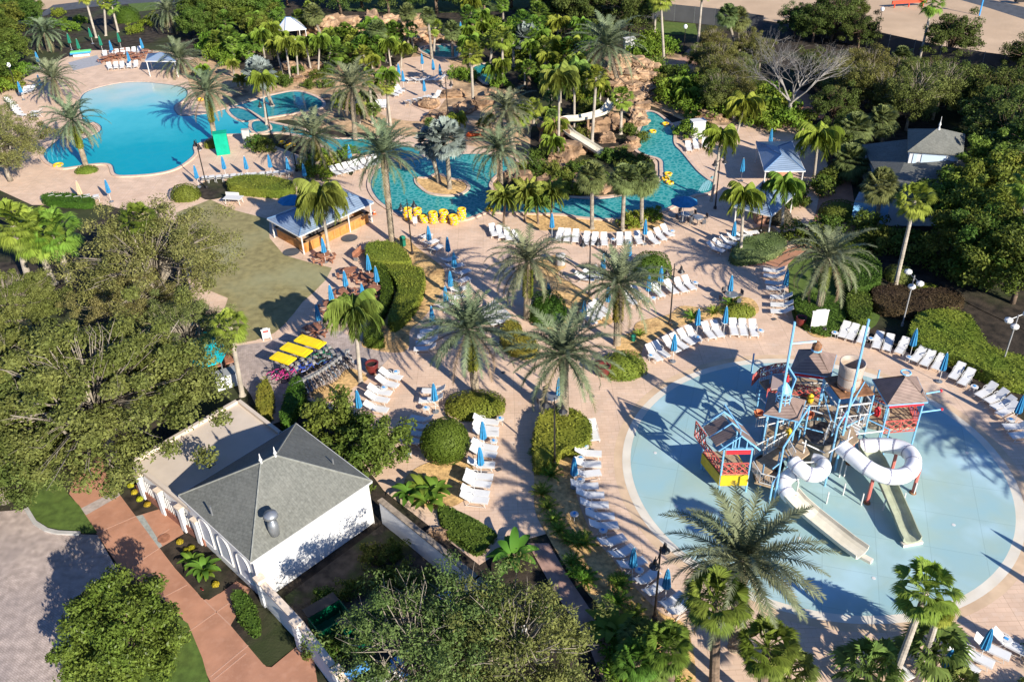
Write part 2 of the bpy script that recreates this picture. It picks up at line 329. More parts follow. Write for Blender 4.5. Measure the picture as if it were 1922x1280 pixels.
# golden gravel beds
for P in [[(727,453),(762,447),(780,463),(809,485),(833,506),(833,538),(817,567),(793,599),(770,620),(767,652),(745,662),(695,655),(679,640),(700,560),(690,470)],
 [(586,733),(629,717),(650,693),(677,698),(690,712),(663,728),(653,745),(613,755),(590,750)],
 [(1157,639),(1186,623),(1199,604),(1255,591),(1279,575),(1337,578),(1369,559),(1412,562),(1422,588),(1369,594),(1329,599),(1279,612),(1236,633),(1210,649),(1199,672),(1165,680)],
 [(985,520),(1000,495),(1050,478),(1062,500),(1048,515),(1090,542),(1110,560),(1150,600),(1130,610),(1090,590),(1060,620),(1000,610),(1000,560)],
 [(1005,800),(1003,900),(1005,960),(1030,1010),(1060,1060),(1100,1110),(1140,1160),(1180,1230),(1200,1300),(1300,1300),(1290,1180),(1240,1150),(1190,1100),(1150,1050),(1110,1000),(1082,930),(1075,880),(1078,845),(1100,800)],
 [(800,870),(870,860),(890,890),(870,940),(820,955),(770,940),(760,900)],
 [(1380,445),(1440,425),(1470,450),(1465,480),(1420,492),(1375,485)],
 [(1515,622),(1535,612),(1560,625),(1552,634),(1530,633)]]:
    sheet('gravel_bed',P,z(),m_gold)
sheet('garden_path',[(990,1020),(1030,1020),(1068,1085),(1105,1140),(1175,1225),(1190,1300),(1140,1300),(1100,1200),(1040,1110)],z(),mat('brown_path',(0.36,0.22,0.17),.85,var=.15,scale=2),False)
sheet('mulch_bed',[(1640,480),(1720,500),(1800,560),(1922,620),(2100,700),(2100,500),(1900,400),(1700,400)],z(),m_ground)
sheet('mulch_bed',[(368,352),(405,337),(428,345),(425,368),(385,375)],z(),m_ground)
sheet('mulch_bed',[(90,45),(180,40),(300,38),(370,60),(300,80),(200,78),(100,80)],z(),m_ground)
sheet('service_yard',[(535,1120),(718,985),(870,1095),(960,1160),(900,1330),(690,1330),(560,1180)],z(),stained(mat('yard_dirt',(0.075,0.06,0.045),.95,var=.4,scale=1.5,bump=.5),(0.05,0.07,0.02),.5,.5,.6,.8),False)
# ------------------------------------------------------------------ pools
m_walk=stained(m_walk,(.50,.27,.18),2.5,.5,.7,.35)
c0=G(330,170); c1=G(250,260)
m_w1=water('main_pool_water',[(.48,.54,.47),(.07,.44,.48),(.003,.30,.36),(.001,.26,.34),(.003,.30,.38)],grad=((c0.x-8,c0.y+3),(c1.x+6,c1.y-28)),caus=.012,cs=.9)
m_w2=water('lagoon_water',[(.008,.18,.175),(.015,.25,.24)],caus=.28,cs=2.6)
m_w3=water('channel_water',[(.01,.17,.18),(.02,.23,.24)],caus=.1,cs=1.5)
m_w4=water('wading_water',[(.27,.45,.50),(.32,.46,.46),(.40,.57,.63)],rough=.12,bump=.08)
W1=S([(600,660),(750,610),(920,585),(1100,590),(1300,625),(1320,690),(1240,750),(1250,800),(1300,822),(1480,805),(1620,770),(1730,780),(1882,880),(1882,930),(1700,950),(1530,960),(1450,1000),(1370,1040),(1370,1100),(1250,1190),(1100,1230),(900,1245),(815,1235),(790,1175),(740,1160),(640,1165),(540,1180),(440,1190),(340,1150),(310,1080),(400,1000),(430,985),(560,990),(690,940),(710,900),(660,870),(600,880),(575,820),(560,740)],0,0,3.764)
W2=[(478,228),(533,237),(586,250),(629,262),(700,262),(760,275),(800,285),(770,300),(700,292),(629,287),(586,262),(533,250),(480,250)]
W2b=[(430,206),(470,192),(520,178),(560,173),(600,188),(603,203),(560,212),(500,222),(455,228)]
W3=[(700,331),(696,352),(706,372),(724,388),(759,408),(800,414),(865,413),(894,405),(918,398),(980,400),(1058,403),(1087,408),(1146,412),(1190,405),(1239,397),(1265,386),(1300,368),(1332,362),(1340,347),(1327,338),(1311,325),(1300,313),(1279,287),(1265,271),(1263,244),(1247,226),(1228,213),(1212,212),(1208,230),(1198,255),(1194,278),(1207,290),(1239,300),(1244,315),(1240,340),(1200,360),(1150,372),(1110,375),(1075,373),(1020,372),(960,376),(932,373),(918,350),(929,332),(949,322),(968,310),(960,297),(900,290),(840,292),(770,300),(720,312)]
W4=[(788,93),(817,86),(852,88),(862,98),(852,109),(812,106)]
W5=[(889,127),(916,122),(937,143),(916,159),(894,141)]
m_tile=mat('dark_tile',(.015,.10,.16),.3,var=.3,scale=6)
for nm,P,mt in [('main_pool',W1,m_w1),('lazy_channel',W2,m_w3),('lazy_channel',W2b,m_w3),('lagoon_pool',W3,m_w2),('upper_pool',W4,m_w3),('upper_pool',W5,m_w3)]:
    Wd=wpoly(P); sheet(nm+'_water',None,z()+.01,mt,world=Wd); rim(nm+'_coping',Wd,.38,Z-.02,m_coping,.1); rim(nm+'_tile_line',offs(Wd,-.16)[1],.16,Z+.014,m_tile,.001)
isl=wpoly(S([(250,540),(300,600),(400,670),(560,700),(740,700),(860,660),(910,590),(840,520),(690,490),(520,430),(400,480),(260,480)],740,260,6.4))
sheet('island',None,Z+.05,m_gold,world=isl); rim('island_kerb',offs(isl,-.3)[1],.35,Z,m_coping,.12)
zt=z()
for i in range(4):  # broad steps at the two pool entries, under a film of water
    strip('pool_step',S([(345+i*32,1145-i*4),(330+i*36,1100),(350+i*36,1050)],0,0,3.764),.1,Z+.02,mat('step_line',(.10,.42,.50),.3),.01)
for i in range(5):
    strip('pool_step',[(1310-i*0+i*4.5,362-i*1.0),(1322+i*4,344-i*3)],.15,Z+.02,mat('step_line_pale',(.25,.5,.5),.3),.01)
m_w4=joints(stained(m_w4,(.36,.46,.38),.3,.48,.66,.55),3.0,.3,.3); PC=Vector((19.2,43.6)); PR=11.75
circ=[(PC.x+PR*math.cos(a*math.pi/60),PC.y+PR*math.sin(a*math.pi/60)) for a in range(120)]
circ2=[(PC.x+(PR+.55)*math.cos(a*math.pi/60),PC.y+(PR+.55)*math.sin(a*math.pi/60)) for a in range(120)]
circ3=[(PC.x+(PR+1.1)*math.cos(a*math.pi/60),PC.y+(PR+1.1)*math.sin(a*math.pi/60)) for a in range(120)]
sheet('wading_pool_surround',None,.005,stained(mat('ochre_rim',(0.60,0.43,0.28),.8,var=.1,scale=1),(0.45,.30,.19),.6,.5,.7,.5),world=[Vector(p) for p in circ3])
sheet('wading_pool_rim',None,.009,m_beach,world=[Vector(p) for p in circ2])
sheet('wading_pool_water',None,.013,m_w4,world=[Vector(p) for p in circ])
ZW=.014
# ------------------------------------------------------------------ vegetation
rng=np.random.default_rng(11)
def leafmat(name,col,isl=.45,tr=.25,col2=None,sc_=.35,rough=.55):
    c2=col2 or tuple(x*1.25 for x in col)
    return mat(name,col,rough,scale=sc_,col2=c2,island=isl,objrand=.25,transl=tr,spec=.10)
L_oak=leafmat('oak_leaf',(.115,.128,.03),col2=(.18,.182,.05))
L_olive=leafmat('olive_leaf',(.14,.15,.045),col2=(.21,.205,.065))
L_dark=leafmat('dark_leaf',(.06,.09,.02),col2=(.10,.13,.03))
L_mid=leafmat('mid_leaf',(.075,.115,.018),col2=(.135,.165,.03))
L_bright=leafmat('bright_leaf',(.12,.19,.02),col2=(.18,.24,.03))
L_brt=leafmat('mixed_green_leaf',(.10,.14,.02),col2=(.18,.215,.035))  # tree leaf green, duller than the bush leaf above
L_yellow=leafmat('yellow_hedge_leaf',(.155,.18,.025),col2=(.24,.235,.035),isl=.3)
L_ball=leafmat('clipped_green_leaf',(.055,.10,.012),col2=(.08,.13,.018),isl=.35)
L_clip=leafmat('clipped_lawn_green',(.06,.11,.018),col2=(.09,.14,.022),isl=.25)
L_purple=leafmat('purple_leaf',(.06,.035,.025),col2=(.09,.055,.03),isl=.3)
L_date=leafmat('date_frond',(.115,.145,.075),col2=(.20,.225,.125),isl=.35,tr=.15)
L_datedry=leafmat('date_frond_dry',(.17,.14,.085),col2=(.25,.2,.11),isl=.3,tr=.1)
L_queen=leafmat('queen_frond',(.14,.20,.035),col2=(.21,.255,.05),isl=.4)
L_fan=leafmat('fan_leaf',(.16,.23,.03),col2=(.25,.31,.05),isl=.4)
L_sabal=leafmat('sabal_leaf',(.12,.155,.05),col2=(.18,.21,.075),isl=.4)
L_silver=leafmat('silver_leaf',(.19,.225,.20),col2=(.27,.31,.28),isl=.3,tr=.1)
L_banana=leafmat('banana_leaf',(.09,.17,.02),col2=(.14,.22,.03),isl=.3)
m_bark=mat('grey_bark',(.26,.22,.17),.9,var=.3,scale=3,bump=.8,bscale=9)
m_bark2=mat('brown_bark',(.16,.11,.075),.9,var=.3,scale=3,bump=.8,bscale=9)
m_pale=mat('pale_dead_bark',(.30,.27,.235),.85,var=.15,scale=2)
m_datet=mat('date_trunk',(.25,.20,.14),.9,var=.35,scale=2,bump=1,bscale=6)
m_palmt=mat('palm_trunk_grey',(.36,.31,.25),.9,var=.2,scale=1.2,bump=.6,bscale=5)
def cards(P,N,size,asp=.55,jit=.6,fold=0):
    n=len(P); N=N+jit*rng.normal(size=(n,3)); N/=np.linalg.norm(N,axis=1,keepdims=True)+1e-9
    A=rng.normal(size=(n,3)); T=np.cross(N,A); T/=np.linalg.norm(T,axis=1,keepdims=True)+1e-9; B=np.cross(N,T)
    s=size*(.6+.8*rng.random((n,1)))
    V=np.stack([P-T*s*.5,P-B*s*asp*.5+T*s*.05,P+T*s*.5,P+B*s*asp*.5+T*s*.05],1)
    return V.reshape(-1,3),np.arange(4*n).reshape(n,4)
def crown_pts(R,nb,br,per,bottom=-.55,shell=.45,irr=.18):
    out=[];nor=[]; k=0
    while k<nb:
        d=rng.normal(size=3); d/=np.linalg.norm(d)
        if d[2]<bottom: continue
        r=(shell+(1-shell)*rng.random()**.6)*(1+irr*rng.normal())
        c=d*r*np.array(R); b=br*(.6+.7*rng.random())
        D=rng.normal(size=(per,3)); D[:,2]=D[:,2]*.9+.25; D/=np.linalg.norm(D,axis=1,keepdims=True)
        out.append(c+D*b*(.45+.6*rng.random((per,1)))*np.array([1,1,.75])); nor.append(D*.8+np.array([0,0,.35])); k+=1
    return np.concatenate(out),np.concatenate(nor)
def tree_kind(key,R,nb,br,per,leaf,lmat,trunk_h,tr,bark,limbs=7,bottom=-.5,shell=.45,name='tree',asp=.5,irr=.18):
    def f():
        e=empty(name); cz=trunk_h+R[2]*.55
        P,N=crown_pts(R,nb,br,per,bottom,shell,irr); V,F=cards(P,N,leaf,asp); V=V+np.array([0,0,cz]); npmesh('crown',V,F,lmat,e)
        mb=MB(); mb.tube([(0,0,-.1),(.05,.03,trunk_h*.5),(0,.05,trunk_h)],tr,8,tr*.7)
        rr=random.Random(key)
        for i in range(limbs):
            a=i*6.283/limbs+rr.random(); el=.3+.9*rr.random(); L=(.6+.3*rr.random())
            d=Vector((math.cos(a)*math.cos(el)*R[0],math.sin(a)*math.cos(el)*R[1],math.sin(el)*R[2]))*L
            s=Vector((0,.05,trunk_h*(.75+.25*rr.random()))); mid=s+d*.5+Vector((0,0,-.1*R[2])); end=Vector((0,0,cz))+d*.9
            mb.tube([s,mid,end],tr*.5,5,tr*.1)
            for q in range(3):
                dd=Vector((rr.uniform(-1,1),rr.uniform(-1,1),rr.uniform(.1,1)))*R[0]*.3; mb.tube([mid.lerp(end,.3+.25*q),mid.lerp(end,.3+.25*q)+dd],tr*.2,4,tr*.05)
        if R[0]>3.8 and leaf<.3:
            for i in range(int(R[0]*16)):   # fine branches reaching out through the leaves
                a=rr.uniform(0,6.283); el=rr.uniform(0,1.4); u=Vector((math.cos(a)*math.cos(el)*R[0],math.sin(a)*math.cos(el)*R[1],math.sin(el)*R[2])); p=Vector((0,0,cz))+u*rr.uniform(.78,.96); d=(u.normalized()+Vector((rr.uniform(-1,1),rr.uniform(-1,1),rr.uniform(-.4,.6)))*.8).normalized()
                mb.tube([(0,.03,trunk_h*.97),Vector((0,0,cz))+u*.3,p,p+d*rr.uniform(.4,1.1)],[.09,.06,.025,.008],3,cap=False)
        mb.build('trunk',bark,e,True); return e
    return (key,f)
T_oakbig=tree_kind('oakbig',(8,7.2,4.6),210,.98,330,.24,L_oak,3.2,.5,m_bark,9,-.35,name='oak_tree')
T_oakol=tree_kind('oakol',(6.5,5.8,4.2),150,.88,230,.21,L_olive,2.6,.4,m_bark,9,-.35,name='oak_tree',asp=.4)
T_dark=tree_kind('dark',(4.2,4.0,3.6),110,.95,170,.29,L_dark,2.2,.3,m_bark2,6,-.5,name='broadleaf_tree')
T_mid=tree_kind('mid',(3.6,3.5,3.2),95,.85,160,.28,L_mid,2.0,.25,m_bark2,6,-.5,name='broadleaf_tree')
T_mid2=tree_kind('mid2',(4.4,3.6,4.0),100,.95,190,.24,L_oak,2.2,.25,m_bark,6,-.5,name='broadleaf_tree')
T_bright=tree_kind('bright',(3.2,3.0,3.0),85,.75,190,.25,L_brt,1.8,.2,m_bark2,6,-.5,name='broadleaf_tree')
T_small=tree_kind('small',(2.3,2.2,2.1),70,.6,120,.24,L_mid,.8,.14,m_bark2,5,-.7,name='small_tree')
T_shrubtree=tree_kind('shrubtree',(3.1,3.0,2.7),130,.62,200,.19,leafmat('glossy_leaf',(.11,.14,.022),col2=(.175,.195,.035),rough=.35),.6,.16,m_bark2,5,-.8,name='bushy_tree',shell=.6,irr=.08)
T_bush=tree_kind('bush',(1.2,1.1,.8),28,.42,70,.2,L_bright,.05,.05,m_bark2,3,-.4,name='bush')
T_bushd=tree_kind('bushd',(1.2,1.2,.9),28,.45,70,.2,L_mid,.05,.05,m_bark2,3,-.4,name='bush')
T_eld=tree_kind('eld',(3.9,3.9,3.2),110,.72,150,.19,leafmat('greygreen_leaf',(.10,.13,.035),col2=(.165,.19,.055)),2.4,.22,m_bark,9,-.45,name='broadleaf_tree',asp=.4)
def bare():
    e=empty('bare_tree'); mb=MB(); rr=random.Random(5)
    def br(p,d,L,r,dep):
        q=p+d*L; mid=(p+q)/2+Vector((rr.uniform(-1,1),rr.uniform(-1,1),rr.uniform(-.3,1)))*L*.08
        mb.tube([p,mid,q],r,5 if dep<3 else 3,r*.6,cap=False)
        if dep>=7 or r<.010: return
        for i in range(3 if dep<4 else 2):
            nd=(d+Vector((rr.uniform(-1,1),rr.uniform(-1,1),rr.uniform(-.35,.6)))*.75).normalized(); br(q,nd,L*rr.uniform(.66,.9),r*.60,dep+1)
    mb.tube([(0,0,0),(0,0,2.6)],.26,8,.2); 
    for i in range(5):
        a=i*1.26; br(Vector((0,0,2.5)),Vector((math.cos(a)*.75,math.sin(a)*.75,.75)).normalized(),2.1,.13,1)
    mb.build('trunk',m_pale,e); return e
T_bare=('bare',bare)
# palms
def feather(V,F,base,az,el,L,nl,ll,droop,wid=.06,vang=.5,twist=0,hang=.15):
    """one pinnate frond: a curved midrib with two rows of narrow leaflets"""
    p=np.array(base,float); ca,sa=math.cos(az),math.sin(az); side=np.array([-sa,ca,0]); step=L/nl; e=el; pts=[]
    for i in range(nl+1):
        t=i/nl; d=np.array([ca*math.cos(e),sa*math.cos(e),math.sin(e)]); up=np.cross(side,d)*-1
        if up[2]<0: up=-up
        pts.append((p.copy(),d,up,t)); p=p+d*step; e-=droop/nl*(.4+1.3*t)
    for i,(q,d,up,t) in enumerate(pts):
        if t<.10: continue
        l=ll*(math.sin(math.pi*min(1,(t*.92+.06)))**.6)*(.8+.4*rng.random())
        for s in(-1,1):
            dr=side*s*math.cos(vang)+up*math.sin(vang)+d*(.55+.5*t)+np.array([0,0,-hang])+rng.normal(size=3)*.12; dr/=np.linalg.norm(dr)
            o=len(V); V.extend([q-d*wid*.5,q+d*wid*.5,q+dr*l*.6+d*wid*.35-np.array([0,0,hang*l*.2]),q+dr*l-np.array([0,0,hang*l*.8])]); F.append((o,o+1,o+2,o+3))
    for i in range(0,nl,3):
        a=pts[i];b=pts[min(i+3,nl)]; wd=.05*(1-i/nl)+.012; o=len(V); V.extend([a[0]-side*wd,a[0]+side*wd,b[0]+side*wd*.8,b[0]-side*wd*.8]); F.append((o,o+1,o+2,o+3))
def date_crown(e,loc,L=3.7,n=64,seed=1,lm=None,droop0=1.15):
    V=[];F=[];V2=[];F2=[]; r=random.Random(seed)
    for i in range(n):
        t=i/n; az=i*2.39996+r.uniform(-.2,.2); el=rad(84-112*t**.8+r.uniform(-8,8)); dry=t>.88
        feather(V2 if dry else V,F2 if dry else F,(.12*math.cos(az),.12*math.sin(az),.25*(1-t)),az,el,L*r.uniform(.85,1.08)*(.8 if t<.12 else 1),40,.56,droop0*(.7+.6*r.random()),.085,.42)
    npmesh('crown',V,np.array(F),lm or L_date,e,loc); npmesh('dry_fronds',V2,np.array(F2),L_datedry,e,loc)
def trunk_unit(e,prof,mt,n=10,name='trunk',rings=None):
    mb=MB(); mb.lathe(prof,n); return mb.build(name,mt,e,True)
def boots(prof_r,z0,z1,n,per,sz,seed=3):
    mb=MB(); r=random.Random(seed)
    for i in range(n):
        zz=z0+(z1-z0)*i/n
        for j in range(per):
            a=(j+.5*(i%2))*6.283/per+r.uniform(-.1,.1); R=prof_r; c=(R*math.cos(a),R*math.sin(a),zz)
            mb.box(c,(sz*.8,sz*1.3,sz*1.1),rot=Matrix.Rotation(a,3,'Z')@Matrix.Rotation(.5,3,'Y'))
    return mb
def palm(kind_key,crownf,trunkf):
    """each palm: trunk scaled to its height, crown seated on its top; both copied from the first of its kind"""
    def f():
        e=empty(kind_key[1]); trunkf(e); crownf(e); return e
    return (kind_key[0],f)
def place_palm(kind,base,top,sc_=1.0,tw=1.0,z0=0.0,rz=None,h=None):
    b=G(base[0],base[1],z0); hh=h if h else HT(base,top)-z0; t=G(top[0],top[1],z0+hh) ; d=t-b
    if Vector((d.x,d.y)).length>hh*.35: d=Vector((d.x,d.y,0))*(hh*.35/Vector((d.x,d.y)).length)+Vector((0,0,hh))
    r=place(kind,b,0,1.0); q=d.to_track_quat('Z','Y')
    for o in (x for x in KIDS[r.name]):
        nm=o.name.split('.')[0]
        if nm in('trunk','trunk_fern','trunk_boots'):
            o.rotation_mode='QUATERNION'; o.rotation_quaternion=q; o.scale=(tw,tw,d.length)
        else: o.location=d; o.scale=(sc_,)*3; o.rotation_euler=(0,0,rz if rz is not None else random.uniform(0,6.28))
    return r
def date_trunk(fern):
    def f(e):
        prof=[(.34,0),(.27,.04),(.25,.3),(.27,.8),(.36,.93),(.30,.985),(.16,1.02)]; mb=MB(); mb.lathe(prof,12)
        r=random.Random(4)
        for i in range(44):
            zz=.04+.92*i/44
            for j in range(7):
                a=(j+.5*(i%2))*.8976; R=.25+(.06 if zz>.8 else 0); mb.box((R*math.cos(a),R*math.sin(a),zz),(.09,.14,.012),rot=Matrix.Rotation(a,3,'Z')@Matrix.Rotation(.3,3,'Y'))
        mb.build('trunk',m_datet,e)
        if fern:
            n=1100; a=rng.random(n)*6.283; zz=.42+.5*rng.random(n)**.8; N=np.stack([np.cos(a),np.sin(a),np.full(n,.02)],1); P=N*(.27+.09*rng.random((n,1))); P[:,2]=zz
            s=.11; T=np.stack([-np.sin(a),np.cos(a),np.zeros(n)],1); U=N*.12; U[:,2]=-.016
            V=np.stack([P-T*s*.6,P+T*s*.6,P+T*s*.3+U,P-T*s*.3+U],1).reshape(-1,3); npmesh('trunk_fern',V,np.arange(4*n).reshape(n,4),L_yellow,e)
    return f
K_date=palm(('date','date_palm'),lambda e:date_crown(e,(0,0,1),4.05,60,1),date_trunk(False))
K_dateb=palm(('dateb','date_palm'),lambda e:date_crown(e,(0,0,1),3.8,52,7,droop0=1.5),date_trunk(False))
K_datef=palm(('datef','date_palm'),lambda e:date_crown(e,(0,0,1),4.05,60,2),date_trunk(True))
K_datefb=palm(('datefb','date_palm'),lambda e:date_crown(e,(0,0,1),4.2,50,9,droop0=1.45),date_trunk(True))
def queen_crown(L=3.1,n=30,lm=None,seed=1,ll=.85,droop=2.3):
    def f(e):
        V=[];F=[]; r=random.Random(seed)
        for i in range(n):
            t=i/n; az=i*2.39996+r.uniform(-.25,.25); el=rad(78-75*t+r.uniform(-10,10))
            feather(V,F,(0,0,.2),az,el,L*r.uniform(.85,1.1),48,ll,droop*(.8+.4*r.random()),.075,.1,hang=.9)
        npmesh('crown',V,np.array(F),lm or L_queen,e,(0,0,1))
    return f
def slim_trunk(r0=.17,r1=.12,mt=None,n=10,rings=26):
    def f(e):
        prof=[(r0*1.5,0),(r0*1.1,.03)]
        for i in range(rings): t=.04+.94*i/rings; r=r0+(r1-r0)*t; prof+=[(r*1.06,t),(r,t+.01)]
        prof+=[(r1*1.3,.99),(r1*.6,1.01)]; MB().lathe(prof,n).build('trunk',mt or m_palmt,e,False)
    return f
K_queen=palm(('queen','queen_palm'),queen_crown(),slim_trunk(.16,.12))
K_queen2=palm(('queen2','queen_palm'),queen_crown(2.5,26,leafmat('queen_frond_green',(.15,.22,.025),col2=(.21,.27,.04)),3,.65,2.4),slim_trunk(.14,.11))
def fanleaf(V,F,base,az,el,pet,R,nb=17,spread=2.5,droop=.35,wd=.07):
    ca,sa=math.cos(az),math.sin(az); d=np.array([ca*math.cos(el),sa*math.cos(el),math.sin(el)]); side=np.array([-sa,ca,0]); up=np.cross(d,side); b=np.array(base,float)
    o=len(V); q=b+d*pet; V.extend([b-side*.03,b+side*.03,q+side*.02,q-side*.02]); F.append((o,o+1,o+2,o+3))
    tilt=rng.normal()*.25
    for j in range(nb):
        a=(j/(nb-1)-.5)*spread; dd=d*math.cos(a)+(side*math.cos(tilt)+up*math.sin(tilt))*math.sin(a); nn=np.cross(dd,up); nn/=np.linalg.norm(nn)+1e-9
        r=R*(1-.18*abs(a)/spread*2)*(.9+.2*rng.random()); m_=q+dd*r*.62+up*.04; t_=q+dd*r+np.array([0,0,-droop*r]); w_=wd*(R/.9)
        o=len(V); V.extend([q,m_-nn*w_,t_,m_+nn*w_]); F.append((o,o+1,o+2,o+3))
def fan_crown(n,pet,R,lm,elo=-.6,ehi=1.4,seed=1,nb=17,droop=.35,wd=.07,spread=2.5,name='crown'):
    def f(e):
        V=[];F=[]; r=random.Random(seed)
        for i in range(n):
            t=i/n; fanleaf(V,F,(0,0,.1*(1-t)),i*2.39996+r.uniform(-.2,.2),ehi+(elo-ehi)*t+r.uniform(-.12,.12),pet*r.uniform(.8,1.15),R*r.uniform(.85,1.1),nb,spread,droop,wd)
        npmesh(name,V,np.array(F),lm,e,(0,0,1))
    return f
K_wash=palm(('wash','fan_palm'),fan_crown(42,1.0,.9,L_fan,-.9,1.45,1,nb=23,wd=.05,droop=.3),slim_trunk(.19,.14))
K_washlow=palm(('washlow','fan_palm'),fan_crown(46,1.15,.95,leafmat('fan_leaf_rich',(.08,.15,.02),col2=(.14,.21,.035)),-.8,1.45,2,nb=25,wd=.045,droop=.25),slim_trunk(.26,.2,m_bark2))
K_sabal=palm(('sabal','sabal_palm'),fan_crown(70,.85,.85,L_sabal,-.95,1.5,3,nb=21,droop=.28,wd=.06,spread=3.3),slim_trunk(.2,.17,m_bark))
K_silver=palm(('silver','silver_fan_palm'),fan_crown(42,1.0,1.25,L_silver,-.9,1.45,4,nb=23,droop=.1,wd=.09,spread=3.3),slim_trunk(.24,.2,m_bark))
K_saw=palm(('saw','palmetto'),fan_crown(30,.7,.7,leafmat('palmetto_leaf',(.12,.17,.04),col2=(.17,.21,.05)),-.2,1.4,5,nb=13),slim_trunk(.12,.1,m_bark2))
K_pygmy=palm(('pygmy','pygmy_date_palm'),queen_crown(1.9,46,leafmat('pygmy_frond',(.13,.19,.03),col2=(.21,.25,.045)),6,.33,1.7),slim_trunk(.12,.1,m_bark2))
def banana():
    e=empty('banana_plant'); V=[];F=[]; r=random.Random(2)
    for i in range(12):
        az=i*2.4; el=1.35-.06*i; L=r.uniform(1.3,1.9); ca,sa=math.cos(az),math.sin(az); side=np.array([-sa,ca,0]); p=np.array([.15*ca,.15*sa,.4]); prev=None; ee=el
        for k in range(9):
            t=k/8; w_=.26*math.sin(math.pi*min(1,t*.9+.08))**.7+.02; d=np.array([ca*math.cos(ee),sa*math.cos(ee),math.sin(ee)]); o=len(V)
            V.extend([p-side*w_+np.array([0,0,.06]),p,p+side*w_+np.array([0,0,.06])])
            if k: F.append((o-3,o-2,o+1,o)); F.append((o-2,o-1,o+2,o+1))
            p=p+d*L/8; ee-=.22
    npmesh('leaves',V,np.array(F),L_banana,e); MB().tube([(0,0,0),(0,0,.7)],.09,6,.06).build('stem',m_bark2,e); return e
K_banana=('banana',banana)
# clipped mounds and hedges
def mound(c,rx,ry,h,lm,name='clipped_shrub',rz=0,leaf=.13,dens=130,sph=False,z0=0,power=2.0):
    n=int(dens*(math.pi*rx*ry*1.2+2*math.pi*max(rx,ry)*h*.6)); n=max(n,300)
    D=rng.normal(size=(n,3)); D[:,2]=np.abs(D[:,2]) if not sph else D[:,2]; D/=np.linalg.norm(D,axis=1,keepdims=True)
    if sph: D=D[D[:,2]>-.75]; Cc=np.array([0,0,h*.5]); R=np.array([rx,ry,h*.5])
    else: Cc=np.array([0,0,0]); R=np.array([rx,ry,h]); D=D/((np.abs(D)**2.7).sum(1,keepdims=True)**(1/2.7))
    lump=1+.025*np.sin(D[:,[0]]*7+c[0])*np.cos(D[:,[1]]*6+c[1]); P=Cc+D*R*lump*(.96+.06*rng.random((len(D),1))); V,F=cards(P,D/R*max(R),leaf,.6,.45)
    # solid leafy core
    mb=MB(); seg=20; prof=[]
    for i in range(9):
        a=(-math.pi/2 if sph else 0)+ (math.pi if sph else math.pi/2)*i/8; prof.append((max(.01,math.cos(a))*.93,math.sin(a)*.93))
    mb.lathe(prof,seg); V2=np.array(mb.v)*R+Cc; F2=[f for f in mb.f]
    o=len(V); V=np.concatenate([V,V2]); 
    me=bpy.data.meshes.new(name); me.from_pydata(V.tolist(),[],F.tolist()+[tuple(i+o for i in f) for f in F2]); me.materials.append(lm)
    ob=bpy.data.objects.new(name,me); C.objects.link(ob); ob.location=(c[0],c[1],z0); ob.rotation_euler=(0,0,rz); return ob
def inside(P,poly):
    x,y=P[:,0],P[:,1]; r=np.zeros(len(P),bool); n=len(poly)
    for i in range(n):
        x0,y0=poly[i];x1,y1=poly[i-1]; c=((y0>y)!=(y1>y))&(x<(x1-x0)*(y-y0)/((y1-y0) or 1e-9)+x0); r^=c
    return r
def hedge(px,h,lm,name='hedge',leaf=.14,dens=110,smooth=True,world=None,bump=.12,core=True):
    W=world or wpoly(px,smooth,4,h*.6)
    if area(W)<0: W=W[::-1]
    A=np.array([tuple(w_) for w_ in W]); mn,mx=A.min(0),A.max(0); ar=abs(area(W)); n=min(16000,int(dens*ar)); 
    cand=mn+(mx-mn)*rng.random((int(n*(mx-mn).prod()/ar)+50,2)); cand=cand[inside(cand,W)][:n]
    zz=h*(1+bump*np.sin(cand[:,[0]]*2.1)*np.sin(cand[:,[1]]*1.7+1)*.6)+rng.normal(size=(len(cand),1))*.05
    P=np.concatenate([cand,zz],1); N=np.tile([0,0,1.],(len(P),1))
    B=A; L=np.linalg.norm(np.roll(B,-1,0)-B,axis=1); k=int(L.sum()*h*dens*.9); k=min(k,9000); idx=rng.choice(len(B),k,p=L/L.sum()); t=rng.random((k,1)); e=np.roll(B,-1,0)[idx]-B[idx]
    q=B[idx]+e*t; nn=np.stack([e[:,1],-e[:,0]],1)/(np.linalg.norm(e,axis=1,keepdims=True)+1e-9); hz=h*rng.random((k,1)); q=q-nn*(.12*(hz/h)**3)+nn*rng.normal(size=(k,1))*.04
    P=np.concatenate([P,np.concatenate([q,hz],1)]); N=np.concatenate([N,np.concatenate([nn,np.full((k,1),.3)],1)])
    c=A.mean(0); P[:,:2]-=c; V,F=cards(P,N,leaf,.6,.5)
    mb=MB(); _,I=offs(W,-.1); mb.prism([(p[0]-c[0],p[1]-c[1]) for p in I],0,h*.93); o=len(V)
    me=bpy.data.meshes.new(name); me.from_pydata(V.tolist()+[tuple(v) for v in mb.v],[],F.tolist()+[tuple(i+o for i in f) for f in mb.f]); me.materials.append(lm)
    ob=bpy.data.objects.new(name,me); C.objects.link(ob); ob.location=(c[0],c[1],0); return ob
